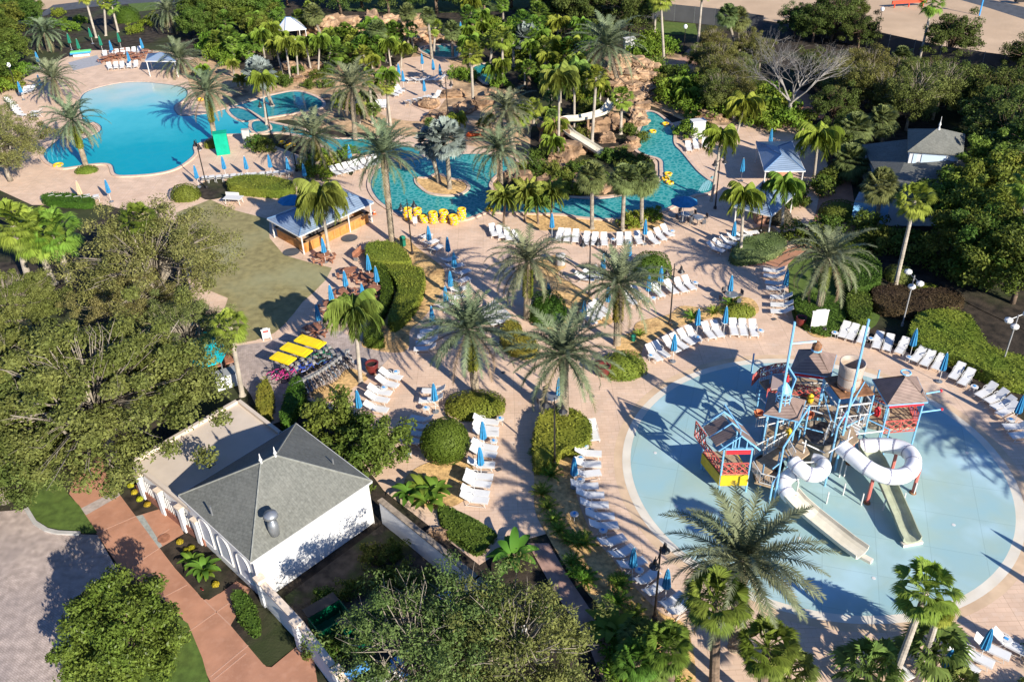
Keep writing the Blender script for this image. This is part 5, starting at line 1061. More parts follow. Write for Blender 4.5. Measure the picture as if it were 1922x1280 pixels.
# ------------------------------------------------------------------ water play structure in the wading pool
m_cy=mat('sky_blue_pipe',(.20,.45,.66),.35,var=.06,scale=2,spec=.5); m_plank=tiled(mat('beige_deck_planks',(.42,.30,.19),.8,var=.2,scale=3),9,.14,(.4,.35,.3),.8,.5,0,.014)
m_roofb=tiled(mat('brown_panel_roof',(.27,.19,.155),.6,var=.15,scale=2),9,.16,(.55,.5,.5),.8,0.2,0,.02); m_rail=mat('white_rail',(.62,.60,.56),.5,var=.1,scale=5); m_xr=mat('red_lattice',(.48,.10,.08),.5,var=.2,scale=6); m_yp=mat('yellow_panel',(.62,.42,.02),.5,var=.1,scale=3); m_net=mat('weathered_mesh',(.20,.165,.13),.85,var=.4,scale=4,bump=.4); m_scar=mat('scarlet',(.65,.03,.04),.45)
m_buck=stained(mat('bucket_beige',(.40,.32,.26),.6,var=.15,scale=2),(.25,.18,.12),1.2,.5,.7,.5); m_dkw=mat('dark_wood',(.22,.105,.05),.7,var=.3,scale=4); m_tube_=mat('white_fibreglass',(.80,.79,.78),.3,var=.03,spec=.5)
WP=empty('water_play_structure',(PC.x,PC.y,ZW)); O_=Vector((PC.x,PC.y,0))
def q(x,y,h): return G(x,y,h)-O_
def post(a,b,r=.06,mt=m_cy,name='post'): return MB().tube([a,b],r,6).build(name,mt,WP)
def xrail(a,b,z0,h,mt=m_xr,nx=2,parent=None):
    a=Vector(a);b=Vector(b); mb=MB(); u=Vector((0,0,1)); mb.tube([a+u*z0,b+u*z0],.035,4); mb.tube([a+u*(z0+h),b+u*(z0+h)],.045,4)
    for i in range(nx):
        p=a.lerp(b,i/nx); r=a.lerp(b,(i+1)/nx)
        for s,t_ in ((p,r),(r,p)): mb.tube([s+u*z0,t_+u*(z0+h)],.04,4)
        m_=(p+r)/2; mb.tube([m_+u*z0,p+u*(z0+h/2),m_+u*(z0+h),r+u*(z0+h/2),m_+u*z0],.035,4); mb.tube([p+u*z0,p+u*(z0+h)],.04,4)
    return mb.build('lattice_rail',mt,WP)
def prail(pts,z0,h,mt=m_rail,n=8,z1=None):
    mb=MB(); u=Vector((0,0,1))
    for a,b in zip(pts[:-1],pts[1:]):
        a=Vector((a[0],a[1],a[2] if len(a)>2 else z0));b=Vector((b[0],b[1],b[2] if len(b)>2 else z0)); mb.tube([a+u*h,b+u*h],.035,4); mb.tube([a+u*.12,b+u*.12],.025,4); L=(b-a).length; k=max(2,int(L/.14))
        for i in range(k+1): p=a.lerp(b,i/k); mb.tube([p+u*.05,p+u*h],.012 if i%5 else .03,3)
    return mb.build('picket_rail',mt,WP)
def tower(cs,zd,ze,za,over=.35,roof=True,below=True,rails=(),skirt=None,mt=m_cy,fascia=None):
    l=[Vector((p[0]-PC.x,p[1]-PC.y)) for p in cs]; c=sum(l,Vector((0,0)))/4
    for p in l: post((p.x,p.y,0),(p.x,p.y,ze),.06,mt)
    W=[tuple(p) for p in l]; W=W if area(W)>0 else W[::-1]; MB().prism(W,zd-.12,zd).build('platform',m_plank,WP)
    if roof:
        E=[c+(p-c)*(1+over) for p in l]; mb=MB(); hiproof(mb,E,ze+.1,c+(E[2]-E[1])*.04,c-(E[2]-E[1])*.04,za,.08); r=mb.build('tower_roof',m_roofb,WP)
        mb=MB(); [mb.tube([(a.x,a.y,ze+.03),(b.x,b.y,ze+.03)],.05,4) for a,b in zip(E,E[1:]+E[:1])]; mb.build('eave_trim',m_cy,WP)
    else:
        mb=MB(); [mb.tube([(a.x,a.y,ze),(b.x,b.y,ze)],.055,4) for a,b in zip(l,l[1:]+l[:1])]; mb.build('top_frame',mt,WP)
    return l,c
XY=lambda v:(v.x,v.y)
# front left house (gable)
A=[(11.95,43.9),(12.65,41.75),(14.35,41.7),(14.0,44.0)]
l,c=tower(A,1.45,3.55,0,roof=False)
for i,j in ((0,1),(1,2)): xrail((*l[i],0),(*l[j],0),1.5,.85)
W=[tuple(p) for p in l]; W=W if area(W)>0 else W[::-1]; mb=MB()
for i,j in ((0,1),(1,2),(2,3)):
    a,b=l[i],l[j]; d=b-a; m_=(a+b)/2; nn=Vector((d.y,-d.x)).normalized(); nn=nn if nn.dot(m_-c)>0 else -nn; m_=m_+nn*.05; mb.box((m_.x,m_.y,.98),(d.length,.05,.85),math.atan2(d.y,d.x))
mb.build('yellow_skirt',m_yp,WP)
u=Vector((0,0,1)); fl_,fr_,br_,bl_=[Vector((*l[i],0)) for i in (1,2,3,0)]; mf=(fl_+fr_)/2; mbk=(bl_+br_)/2; up_=(mbk-mf).normalized()
ov=(fr_-fl_).normalized()*.4; mb=MB()
for k,(s0,s1) in enumerate(((.10,.46),(.52,.92))):
    for a,sg in ((fl_-ov,1),(fr_+ov,-1)):
        base0=a.lerp(a+(mbk-mf),s0)+u*3.6; base1=a.lerp(a+(mbk-mf),s1)+u*3.6; t0=mf.lerp(mbk,s0)+u*4.5-ov*.25*sg; t1=mf.lerp(mbk,s1)+u*4.5-ov*.25*sg
        vs=[base0,base1,t1,t0]; mb.add(vs+[v-u*.07 for v in vs],[(0,1,2,3),(7,6,5,4),(0,4,5,1),(1,5,6,2),(2,6,7,3),(3,7,4,0)])
mb.build('roof_slab',m_roofb,WP)
mb=MB(); ap_=mf+u*4.7-up_*.1
for p_ in (mf-up_*.15,mf.lerp(mbk,.5),mbk):
    ap2=p_+u*4.65; mb.tube([p_+(fl_-mf)+u*3.5-ov,ap2,p_+(fr_-mf)+u*3.5+ov],.06,4)
mb.tube([fl_+u*3.6-up_*.15,fr_+u*3.6-up_*.15],.05,4); mb.tube([mf+u*3.6,mf+u*4.9],.04,4)
for s in(-.25,.25): p_=mf+(fr_-fl_)*s-up_*.12; mb.tube([p_+u*3.6,p_+u*(4.85-abs(s)*2.1)],.04,4)
mb.tube([mf+u*5.0,mbk+u*5.2],.05,4); mb.build('gable_trim',m_cy,WP)
MB().box((mf.x,mf.y-.12,3.35),(1.45,.06,.3),math.atan2((fr_-fl_).y,(fr_-fl_).x)).build('red_sign',m_scar,WP)
xrail((l[0].x-.5,l[0].y+.6,0),(l[0].x-.1,l[0].y-.8,0),2.3,1.2)
# right tower
B=[(23.75,47.3),(23.75,44.95),(26.0,45.1),(26.3,47.4)]
l,c=tower(B,1.9,4.0,5.3,.16)
xrail((*l[1],0),(*l[2],0),1.6,.95); xrail((*l[2],0),(*l[3],0),1.9,.9); xrail((*l[0],0),(*l[3],0),1.9,.9)
d=l[2]-l[1]; m_=(l[1]+l[2])/2; MB().box((m_.x,m_.y-.08,3.85),(d.length,.06,.22),math.atan2(d.y,d.x)).build('red_fascia',m_scar,WP)
MB().tube([(c.x+.3*math.cos(a*.628),c.y+.3*math.sin(a*.628),5.5) for a in range(11)],.06,5).build('roof_ring',m_cy,WP)
for zz,L_ in ((3.1,1.4),(4.6,1.0)):
    p_=Vector((l[2].x,l[2].y,zz)); n_=MB().tube([p_,p_+Vector((L_,.15,.05))],.05,6).build('spray_pipe',m_cy,WP); MB().lathe([(.07,0),(.10,.06),(.07,.14)],8,tuple(p_+Vector((L_,.15,0)))).build('nozzle',m_scar,n_)
# back tower
Cc=[(19.9,50.8),(18.9,48.9),(20.8,48.3),(21.7,50.2)]
l,c=tower(Cc,2.0,4.0,5.2,.3)
xrail((*l[1],0),(*l[2],0),2.0,.8); d=l[2]-l[1]; m_=(l[1]+l[2])/2; MB().box((m_.x*.99,m_.y-.3,3.85),(d.length*1.1,.06,.16),math.atan2(d.y,d.x)).build('red_fascia',m_scar,WP)
cu=MB().lathe([(.32,5.1),(.34,5.5),(.1,5.8)],8,(c.x,c.y,0)).build('roof_cap',m_dkw,WP); MB().lathe([(.36,5.1),(.38,5.16),(.36,5.22)],8,(c.x,c.y,0)).build('cap_ring',m_cy,cu)
# small bell tower
D=[(16.6,46.2),(15.9,44.4),(17.5,43.75),(18.3,45.4)]
l,c=tower(D,1.6,4.0,5.0,.25)
cg=MB(); 
for zz,r in ((5.0,.42),(5.3,.48),(5.6,.42)): cg.tube([(c.x-.3+r*math.cos(a*.524),c.y-.4+r*math.sin(a*.524),zz) for a in range(13)],.035,4)
for a in range(8): t=a*.785; cg.tube([(c.x-.3+.45*math.cos(t),c.y-.4+.45*math.sin(t),4.8),(c.x-.3+.42*math.cos(t),c.y-.4+.42*math.sin(t),5.7)],.03,4)
cg.build('bell_cage',m_cy,WP); MB().lathe([(.45,5.7),(.3,5.95),(.05,6.3)],10,(c.x-.3,c.y-.4,0)).build('bell_roof',m_cy,WP); MB().lathe([(.10,6.3),(.12,6.35),(.02,6.8)],8,(c.x-.2,c.y-.3,0)).build('red_cone',m_scar,WP)
prail([(*l[0],1.6),(*l[1],1.6)],1.6,.8)
# bucket tower
bx,by=21.4-PC.x,45.9-PC.y
E4=[(bx-1.3,by+1.0),(bx-1.0,by-1.2),(bx+1.25,by-.9),(bx+1.0,by+1.4)]
for p in E4: post((p[0],p[1],0),(p[0],p[1],4.7),.06)
mb=MB(); [mb.tube([(a[0],a[1],4.1),(b[0],b[1],4.1)],.05,4) for a,b in zip(E4,E4[1:]+E4[:1])]; mb.build('top_frame',m_rail,WP)
MB().prism([(p[0]*1.0,p[1]*1.0) for p in E4],4.7,4.82).build('bucket_platform',m_dkw,WP)
MB().prism([(p[0],p[1]) for p in E4],2.2,2.32).build('platform',m_plank,WP)
mb=MB(); [mb.tube([(bx+.9*math.cos(a),by+.9*math.sin(a),4.85),(bx+.3*math.cos(a+2),by+.3*math.sin(a+2),4.95)],.1,5) for a in (0.3,1.5,2.7,4.0)]; mb.build('splash_slabs',m_dkw,WP)
mb=MB(); mb.lathe([(.66,4.9),(.70,5.2),(.77,6.4),(.80,6.75),(.74,6.75),(.70,6.3),(.62,5.15),(.02,5.1)],22,(bx-.15,by-.1,0)); bk=mb.build('tipping_bucket',m_buck,WP,True); mb=MB(); [mb.tube([(bx-.15+(.68+.085*(z_-4.9)/1.8)*math.cos(a*.3142),by-.1+(.68+.085*(z_-4.9)/1.8)*math.sin(a*.3142),z_) for a in range(21)],.03,4) for z_ in(5.1,5.8,6.6)]; mb.build('hoop',m_dkw,bk)
prail([(E4[1][0],E4[1][1],2.3),(E4[2][0],E4[2][1],2.3),(E4[3][0],E4[3][1],2.3)],2.3,.9)
# tall masts
def mast(base,top,lab_r=.075):
    b=q(*base,0); h=HT(base,top); m_=MB().tube([b,b+Vector((0,0,h))],lab_r,6).build('mast',m_cy,WP); MB().lathe([(.14,0),(.14,.25),(.09,.3)],8,(b.x,b.y,h*.55)).build('mast_collar',m_cy,m_); return b,h
bl,hl=mast((1446,870),(1493,605)); br2,hr=mast((1567,882),(1614,600))
mb=MB(); s0=bl+Vector((0,0,hl*.86)); s1=q(1526,652,8.2); s1=s0+Vector((1.6,.3,-.1)); mb.tube([s0,s1],.06,5); mb.tube([bl+Vector((0,0,hl*.72)),bl+Vector((.8,.3,hl*.6)),bl+Vector((.5,.1,hl*.5))],.05,5); mb.build('mast_arm',m_cy,WP)
# tube slide with its chute
def tubeslide(path,r,mt,name,cut=None,bands=3):
    P=[Vector(p) for p in path]; sm=[]
    for i in range(len(P)-1):
        p0,p1,p2,p3=P[max(i-1,0)],P[i],P[i+1],P[min(i+2,len(P)-1)]
        for k in range(5): t=k/5; sm.append(.5*((2*p1)+(p2-p0)*t+(2*p0-5*p1+4*p2-p3)*t*t+(3*p1-p0-3*p2+p3)*t**3))
    sm.append(P[-1]); mb=MB(); mb.tube(sm,r,16,cap=False); o=mb.build(name,mt,WP,True); sd=o.modifiers.new('wall','SOLIDIFY'); sd.thickness=.04
    for i in range(4,len(sm)-3,bands*2):
        d=(sm[i+1]-sm[i-1]).normalized(); MB().tube([sm[i]-d*.04,sm[i]+d*.04],r*1.05,16,cap=False).build('joint_flange',mat('joint_grey',(.32,.31,.38),.5),o)
    return sm
px=[(1578,838,3.1),(1600,856,3.0),(1628,878,2.8),(1660,893,2.6),(1690,894,2.4),(1710,882,2.2),(1714,862,2.05),(1702,846,1.95),(1680,838,1.85),(1655,836,1.7),(1630,837,1.55),(1613,838,1.45)]
tubeslide([q(*p) for p in px],.49,m_tube_,'tube_slide')
px=[(1488,866,2.6),(1500,878,2.5),(1518,890,2.35),(1536,890,2.15),(1546,877,2.0),(1538,867,1.8),(1526,864,1.7)]
tubeslide([q(*p) for p in px],.46,m_tube_,'short_tube_slide')
px=[(1498,884,1.5),(1482,893,1.35),(1471,906,1.2),(1473,920,1.1),(1486,936,.95)]
tubeslide([q(*p) for p in px],.46,m_tube_,'lower_tube_slide')
m_gslide=mat('green_grey_chute',(.36,.38,.27),.4,var=.12,scale=2)
chute([q(1625,842,1.5),q(1645,872,1.1),q(1668,920,.75),q(1692,975,.45),q(1704,1005,.35),q(1711,1018,.32)],1.0,.42,m_gslide,'straight_chute',WP)
chute([q(1484,932,.95),q(1500,950,.75),q(1525,972,.5),q(1560,1000,.38),q(1590,1024,.32),q(1617,1043,.3)],1.15,.42,m_slide,'long_chute',WP)
for a,b in (((1711,1018),(1.2)),((1617,1043),(1.25))):
    p_=q(a[0],a[1],.12); MB().box((p_.x,p_.y,.1),(1.25,.35,.2),rad(10) if a[0]>1650 else rad(-45)).build('landing_block',m_beach,WP)
for bb,tt in (((1627,944),2.1),((1713,925),2.0),((1673,886),1.9),((1593,870),2.6)): p_=q(*bb,0); post(p_,p_+Vector((0,0,tt)),.11,mat('salmon_post',(.55,.15,.12),.5),'slide_post'); MB().lathe([(.22,0),(.2,.08),(.1,.1)],10,tuple(p_)).build('post_foot',m_dkw,WP)
for bb,h in (((1551,945),.95),((1582,929),.95),((1616,948),.95),((1657,958),.95),((1694,947),.95),((1715,928),.95),((1584,895),.95),((1706,860),1.0),((1495,925),.9)): p_=q(*bb,0); post(p_,p_+Vector((0,0,h)),.045,m_white,'jet_post')
# entry platforms, bridges and stairs
def plat(pts,z0,mt=m_plank,th=.12,name='bridge'):
    W=[XY(q(x,y,z0)) for x,y in pts]; W=W if area(W)>0 else W[::-1]; return MB().prism(W,z0-th,z0).build(name,mt,WP)
plat([(1411,868),(1432,857),(1475,830),(1490,845),(1452,882),(1420,905)],1.4); plat([(1416,905),(1432,868),(1470,898),(1452,915)],1.2); plat([(1478,846),(1505,822),(1520,850),(1495,868)],2.4); plat([(1575,820),(1600,800),(1612,826),(1592,842)],2.9)
plat([(1462,800),(1490,790),(1500,840),(1470,842)],1.7); plat([(1500,735),(1555,735),(1560,780),(1510,782)],1.8); plat([(1560,775),(1590,765),(1622,795),(1600,815)],2.4,m_plank); plat([(1620,760),(1665,770),(1665,800),(1625,790)],2.0)
plat([(1440,735),(1425,715),(1480,700),(1500,730),(1470,745)],1.8)
for i in range(7): plat([(1585+i*2.5,800-i*5),(1612+i*2,814-i*5),(1612+i*2,810-i*5),(1585+i*2.5,796-i*5)],2.85-.12*i,m_rail,.05,'stair_tread')
for pts,zz in (([(1415,856),(1448,838),(1470,830)],1.45),([(1411,885),(1425,908),(1452,915)],1.25),([(1478,846),(1490,868)],2.4),([(1545,835),(1556,808),(1575,826)],2.3),([(1426,718),(1480,702)],1.8),([(1418,803),(1436,801),(1438,820)],1.5),([(1628,742),(1632,770),(1616,808)],2.3)): 
    P_=[(*XY(q(x,y,zz)),zz) for x,y in pts]; prail(P_,zz,.85)
def frame(pa,pb,ba,h,name='pipe_frame'):
    a=q(*pa,0); b=q(*pb,0); MB().tube([a,a+Vector((0,0,h)),b+Vector((0,0,h+ba)),b],.06,6).build(name,m_cy,WP)
frame((1452,942),(1500,862),.0,4.4); frame((1548,912),(1597,826),.0,4.8); frame((1440,965),(1452,945),0,2.5); frame((1427,828),(1462,835),0,3.0); frame((1655,862),(1605,838),0,2.5)
for a_,b_ in ((q(1506,868,2.2),q(1556,867,2.2)),(q(1606,815,2.6),q(1658,809,2.6)),(q(1470,843,2.2),q(1495,880,2.6)),(q(1500,763,3.6),q(1545,777,3.6))): MB().tube([a_,b_],.05,5).build('cross_pipe',m_rail,WP)
mb=MB(); mb.tube([q(1412,715,0),q(1415,665,0)+Vector((0,-6.0,6.0))*0+Vector((0,0,0))],.01,3) if False else None
for b_,t_ in (((1410,700),(1416,664)),((1425,730),(1431,690)),((1421,765),(1425,730)),((1640,740),(1656,695))): p_=q(*b_,0); h=HT(b_,t_); post(p_,p_+Vector((0,0,h)),.06)
# mesh drums under the decks
for (x,y,r,h) in ((1530,858,1.25,2.0),(1640,790,1.0,2.2),(1440,895,.9,1.1)):
    p_=q(x,y,0); mb=MB(); mb.lathe([(r,0),(r,h),(r*1.03,h+.05),(r*.97,h+.05),(r*.95,h-.3),(.02,h-.35)],26,tuple(p_)); mb.build('mesh_drum',m_net,WP)
mb=MB()
for a,b,zz in (((1412,715),(1426,700),2.2),((1426,700),(1455,692),2.2),((1455,692),(1478,690),2.2),((1440,738),(1465,725),2.2)): xrail((*XY(q(*a,zz)),0),(*XY(q(*b,zz)),0),1.8,.8,nx=2)
W=[XY(q(x,y,3.0)) for x,y in [(1450,705),(1470,704),(1474,728),(1446,732)]]; MB().prism(W if area(W)>0 else W[::-1],2.95,3.05).build('canopy_panel',mat('taupe_panel',(.36,.27,.24),.6),WP)
for x,y,zz in ((1424,778,2.0),(1518,780,2.8)): p_=q(x,y,zz); MB().lathe([(.12,-.3),(.28,-.1),(.34,.2),(.30,.2),(.2,-.05),(.02,-.1)],12,tuple(p_)).build('tipping_cone',mat('terracotta_cone',(.50,.16,.07),.5),WP)
for x,y in ((1321,883),): p_=q(x,y,0); MB().tube([p_,p_+Vector((0,0,.9))],.04,5).build('spray_toy',m_cy,WP); MB().lathe([(.02,.9),(.14,1.0),(.12,1.12),(.02,1.15)],8,tuple(p_)).build('spray_head',m_yp,WP)
sr=random.Random(8)
for i,(a_,b_,za,zb) in enumerate([((1432,800),(1470,790),2.2,2.4),((1500,800),(1545,812),2.6,2.6),((1466,745),(1500,760),3.2,3.2),((1545,735),(1560,790),3.4,3.2),((1420,740),(1450,770),2.2,2.6),((1590,800),(1640,775),2.9,2.6),((1505,830),(1548,850),2.9,2.2),((1450,880),(1475,860),2.0,2.6),((1555,850),(1600,820),3.6,4.0),((1620,740),(1668,765),3.4,3.2)]):
    MB().tube([q(*a_,za),q(*b_,zb)],.045,5).build('cross_pipe',m_cy if i%2 else m_rail,WP)
for x,y,zt in [(1438,845,1.4),(1460,872,1.3),(1430,895,1.2),(1480,800,1.7),(1498,830,1.7),(1512,745,1.8),(1548,765,1.8),(1575,790,2.4),(1610,800,2.4),(1635,765,2.0),(1658,790,2.0),(1445,720,1.8),(1478,735,1.8),(1590,830,2.9),(1508,850,2.4)]:
    p_=q(x,y,zt); post((p_.x,p_.y,0),(p_.x,p_.y,zt+1.0),.05,m_rail if zt>2 else m_cy)
for pts,zz in (([(1500,737),(1553,737)],1.8),([(1508,780),(1556,779)],1.8),([(1563,777),(1600,813)],2.4),([(1622,762),(1663,771),(1664,798)],2.0),([(1464,802),(1488,792)],1.7),([(1432,858),(1474,832)],1.4)):
    P_=[(*XY(q(x,y,zz)),zz) for x,y in pts]; prail(P_,zz,.8)
def net(a,b,z0,z1):
    A,B=q(*a,z0),q(*b,z0); mb=MB(); n=14
    for k in range(n+1): p_=A.lerp(B,k/n); mb.tube([(p_.x,p_.y,z0),(p_.x,p_.y,z1)],.014,3)
    for k in range(8): zz=z0+(z1-z0)*k/7; mb.tube([(A.x,A.y,zz),(B.x,B.y,zz)],.014,3)
    mb.build('climbing_net',m_net,WP)
net((1500,782),(1548,790),.1,2.4); net((1625,792),(1662,800),.1,2.6); net((1470,842),(1500,842),.1,1.7); net((1420,735),(1470,745),.1,1.8)
for x,y,zt in [(1520,755,1.8),(1585,790,2.4),(1645,780,2.0),(1460,720,1.8),(1480,820,1.7)]:
    p_=q(x,y,zt); MB().lathe([(.16,0),(.22,.2),(.20,.55),(.06,.7)],10,(p_.x,p_.y,zt)).build('water_toy',m_scar if x%2 else m_yp,WP)
tag(WP,'large water play structure with towers, tipping bucket and white slides','play structure')
# distant-side plumbing fixed to the deck
# ------------------------------------------------------------------ planting: clipped shrubs and hedges
def sh(c,rx,ry,h,lm,lab,**k):
    g=G(c[0],c[1],k.pop('hz',0)); o=mound((g.x,g.y),rx,ry,h,lm,**k); tag(o,lab,'shrub'); return o
sh((838,862),1.62,1.6,3.1,L_ball,'large round clipped ball shrub, dark green',name='ball_shrub',sph=True,leaf=.12,dens=200)
sh((892,766),2.15,1.55,1.0,L_yellow,'yellow-green clipped mound around the central-left palm')
sh((1170,692),1.7,1.6,1.0,L_yellow,'yellow-green clipped mound right of the central palm',rz=.3)
hedge([(1035,772),(1060,768),(1090,780),(1110,800),(1108,828),(1085,845),(1060,848),(1030,870),(1005,880),(1000,850),(1003,810),(1012,785)],1.0,L_yellow).update_tag()
tag(C.objects[-1] if False else bpy.data.objects['hedge'],'long yellow-green shrub bed around the central palm foot','shrub')
def hd(P,h,lm,lab,cat='hedge',**k): o=hedge(P,h,lm,**k); tag(o,lab,cat); return o
sh((1386,588),1.35,.9,.75,L_yellow,'small oval yellow-green mound above the wading pool loungers')
sh((1222,513),1.75,1.6,1.9,L_ball,'dark clipped dome shrub behind the middle palm'); sh((1027,595),1.6,1.6,2.2,L_ball,'dark clipped dome shrub left of the middle palm')
hd([(940,620),(955,605),(975,610),(985,630),(1005,640),(1010,660),(985,668),(955,660),(940,645)],.7,L_yellow,'yellow-green hedge bed below the middle palm')
hd([(427,345),(445,336),(480,333),(520,338),(550,346),(552,358),(530,363),(490,362),(450,358),(430,354)],1.0,L_yellow,'long yellow-green hedge beside the main pool deck')
sh((350,372),1.5,1.2,1.5,leafmat('dry_clip',(.13,.14,.02),col2=(.18,.18,.03)),'olive clipped shrub by the main pool lamp')
hd([(687,465),(715,458),(745,462),(765,480),(772,495),(740,498),(710,496),(690,492)],1.0,L_yellow,'yellow-green hedge behind the picnic tables, upper part')
hd([(725,505),(760,502),(790,508),(798,525),(790,560),(770,590),(745,612),(728,605),(740,570),(745,540)],1.0,L_yellow,'broad yellow-green hedge beside the gravel, lower part')
hd([(690,497),(722,503),(738,540),(732,570),(712,610),(722,640),(700,645),(682,636),(700,600),(714,560),(712,530)],.9,L_ball,'dark green inner hedge curving round the terrace')
sh((163,322),1.25,.9,.6,L_yellow,'small yellow mound at the leaning palm foot'); sh((398,275),.9,.9,.8,L_yellow,'small yellow shrub beside the green booth'); sh((140,250),1.2,1,.9,L_yellow,'yellow shrub on the pool peninsula')
hd([(484,735),(500,716),(512,735),(510,770),(498,785),(482,770)],1.1,L_yellow,'narrow clipped hedge behind the flat-roof annex'); hd([(540,735),(560,715),(575,735),(560,770),(540,800),(525,790)],1.1,L_ball,'dark clipped hedge right of the narrow one')
hd([(82,368),(130,366),(175,374),(170,386),(120,384),(84,380)],.7,L_ball,'low green hedge at the left deck edge'); sh((240,40),2.1,2.0,2.4,L_ball,'round dark shrub behind the far beach'); 
hd([(434,1118),(455,1110),(472,1125),(487,1160),(485,1186),(470,1185),(448,1160)],.7,L_clip,'small rounded green hedge beside the walkway')
hd([(1490,570),(1510,555),(1545,553),(1575,565),(1588,590),(1580,615),(1560,627),(1530,622),(1500,605)],.5,L_clip,'low clipped green hedge at the right palm foot',dens=150,bump=.03)
hd([(1570,500),(1590,482),(1625,485),(1650,500),(1652,530),(1630,545),(1600,548),(1575,535)],1.3,L_clip,'tall clipped green hedge right of the palm',dens=150,bump=.03)
hd([(1590,555),(1610,545),(1632,560),(1636,590),(1625,606),(1600,604),(1588,585)],.9,L_mid,'loose green shrub between hedges and loungers')
sh((1686,522),1.2,1.2,1.1,leafmat('dry_clip2',(.11,.13,.03),col2=(.14,.15,.04)),'round olive shrub at the slim palm foot'); sh((1732,548),1.35,.75,.7,L_yellow,'small flat yellow-green shrub behind the purple hedge')
hd([(1638,545),(1680,540),(1720,548),(1770,545),(1810,565),(1790,582),(1730,590),(1680,588),(1642,575)],.9,L_purple,'long dark purple hedge in the right garden')
hd([(1708,612),(1725,592),(1765,586),(1810,592),(1835,620),(1860,655),(1922,675),(1980,700),(1980,735),(1922,728),(1870,715),(1800,680),(1730,655),(1706,635)],1.0,L_yellow,'big sweeping yellow-green hedge at right',dens=100)
hd([(1370,478),(1390,455),(1420,445),(1450,440),(1475,452),(1470,470),(1440,485),(1400,492),(1375,490)],.7,leafmat('greygreen_shrub',(.12,.155,.05),col2=(.17,.20,.08)),'grey-green ground shrubs by the twin pavilions',bump=.4)
sh((1575,405),1.9,1.6,1.4,L_mid,'round green shrub before the blue shed'); sh((1460,415),1.3,1.2,1.2,mat('brown_shrub',(.06,.05,.03),.8,island=.4),'brownish round shrub beside the nearer pavilion')
hd([(823,955),(850,955),(905,985),(932,1003),(920,1020),(895,1040),(860,1015),(836,1004)],.35,L_clip,'clipped low green bank beside the courtyard wall',dens=140,bump=.05)
hd([(1560,455),(1600,445),(1640,460),(1600,480)],.8,L_mid,'shaded green shrubs under the right palm')
# ------------------------------------------------------------------ planting: palms
def pp(kind,L,base,zone,cat='palm tree',**kw):
    for t in L:
        kk=kind[L.index(t)%len(kind)] if isinstance(kind,list) else kind; b,tp=t[0],t[1]; s=t[2] if len(t)>2 else 1.0
        if len(t)>3: kw2=dict(kw,h=t[3])
        else: kw2=kw
        reg(place_palm(kk,b,tp,s,**kw2),base,zone,cat,base+'s' if len(L)>1 else None)
DP='grey-green feathery date palm'
pp([K_datef,K_datefb],[((893,744),(881,620),.98),((989,599),(992,493),.98),((1158,647),(1162,535),.98),((1536,582),(1555,487),1.0)],DP+' with mossy trunk','middle deck')
pp([K_date,K_dateb],[((1060,797),(1058,669),1.0)],DP,'centre of the picture')
pp([K_date,K_dateb],[((1378,1215),(1392,1055),1.05)],'large dark date palm','overhanging the wading pool',tw=1.1)
pp([K_date,K_dateb],[((736,453),(720,290),1.0),((940,374),(937,284),1.0)],'tall '+DP,'rising beside the lagoon')
pp([K_datef,K_datefb],[((599,330),(590,258),1.0)],DP+' with ferny trunk','behind the bar pavilion')
pp([K_date,K_dateb],[((667,263),(660,165),1.05),((965,290),(952,208),1.0),((1165,170),(1140,88),1.35)],DP,'across the lagoon')
pp([K_datef,K_datefb],[((404,266),(388,173),.95),((162,313),(136,228),1.0)],DP+' with mossy trunk','at the main pool edge')
pp([K_date,K_dateb],[((112,195),(100,148),.95),((92,96),(84,62),1.05),((345,140),(337,112),1.0),((322,62),(316,24),1.05)],DP,'around the far beach')
pp(K_queen,[((617,471),(603,378),1.05),((677,717),(665,590),.85)],'green weeping queen palm','beside the bar terrace')
pp(K_queen2,[((1390,477),(1396,372),.95),((1467,443),(1472,352),.95),((1527,342),(1536,262),1.2),((1335,378),(1353,262),1.0),((1378,268),(1398,200),1.1)],'yellow-green queen palm','beside the pavilions')
pp(K_queen,[((1048,298),(1050,152),.9),((1078,252),(1078,140),.9)],'tall drooping queen palm','on the rock slide island')
pp(K_queen2,[((727,235),(727,143),.8),((500,235),(492,152),.9)],'small queen palm','by the channel bend')
pp(K_wash,[((1680,538),(1717,384),.95,None)],'slim tall fan palm','rising from the right garden') if False else pp(K_wash,[((1680,538),(1717,378),.95)],'slim tall fan palm','rising from the right garden')
pp(K_wash,[((1726,114),(1750,8),1.1)],'slim tall fan palm','at the sand lot fence'); pp(K_wash,[((1884,514),(1935,350),1.0)],'slim tall fan palm','cut by the right edge')
pp(K_wash,[((1111,266),(1119,146),.85),((1165,252),(1167,186),.85),((1247,125),(1240,-4),1.2),((1308,106),(1319,-20),1.0),((1228,77),(1231,8),.8)],'slim fan palm','around the waterfall cliff')
pp(K_wash,[((1668,1300),(1738,1110),.92,6.0)],'bright fan palm on leaning pale trunk','at the bottom right'); pp(K_wash,[((1722,1275),(1762,1150),.4)],'thin dark young palm','behind the bottom right fan palm')
pp(K_washlow,[((1340,1290),(1345,1125),.85)],'big rich green fan palm','bottom centre right'); pp(K_washlow,[((1425,1330),(1440,1215),.78),((1262,1300),(1250,1215),.7),((1200,1300),(1195,1240),.6)],'low rich green fan palm','at the bottom edge')
pp(K_saw,[((1215,1260),(1222,1225),1.4),((1180,1225),(1195,1195),.9),((1755,1262),(1753,1225),1.5),((1634,1278),(1632,1262),1.5),((1790,1305),(1800,1285),.9),((1480,1300),(1482,1262),1.2)],'low palmetto clump','along the bottom edge',cat='palmetto')
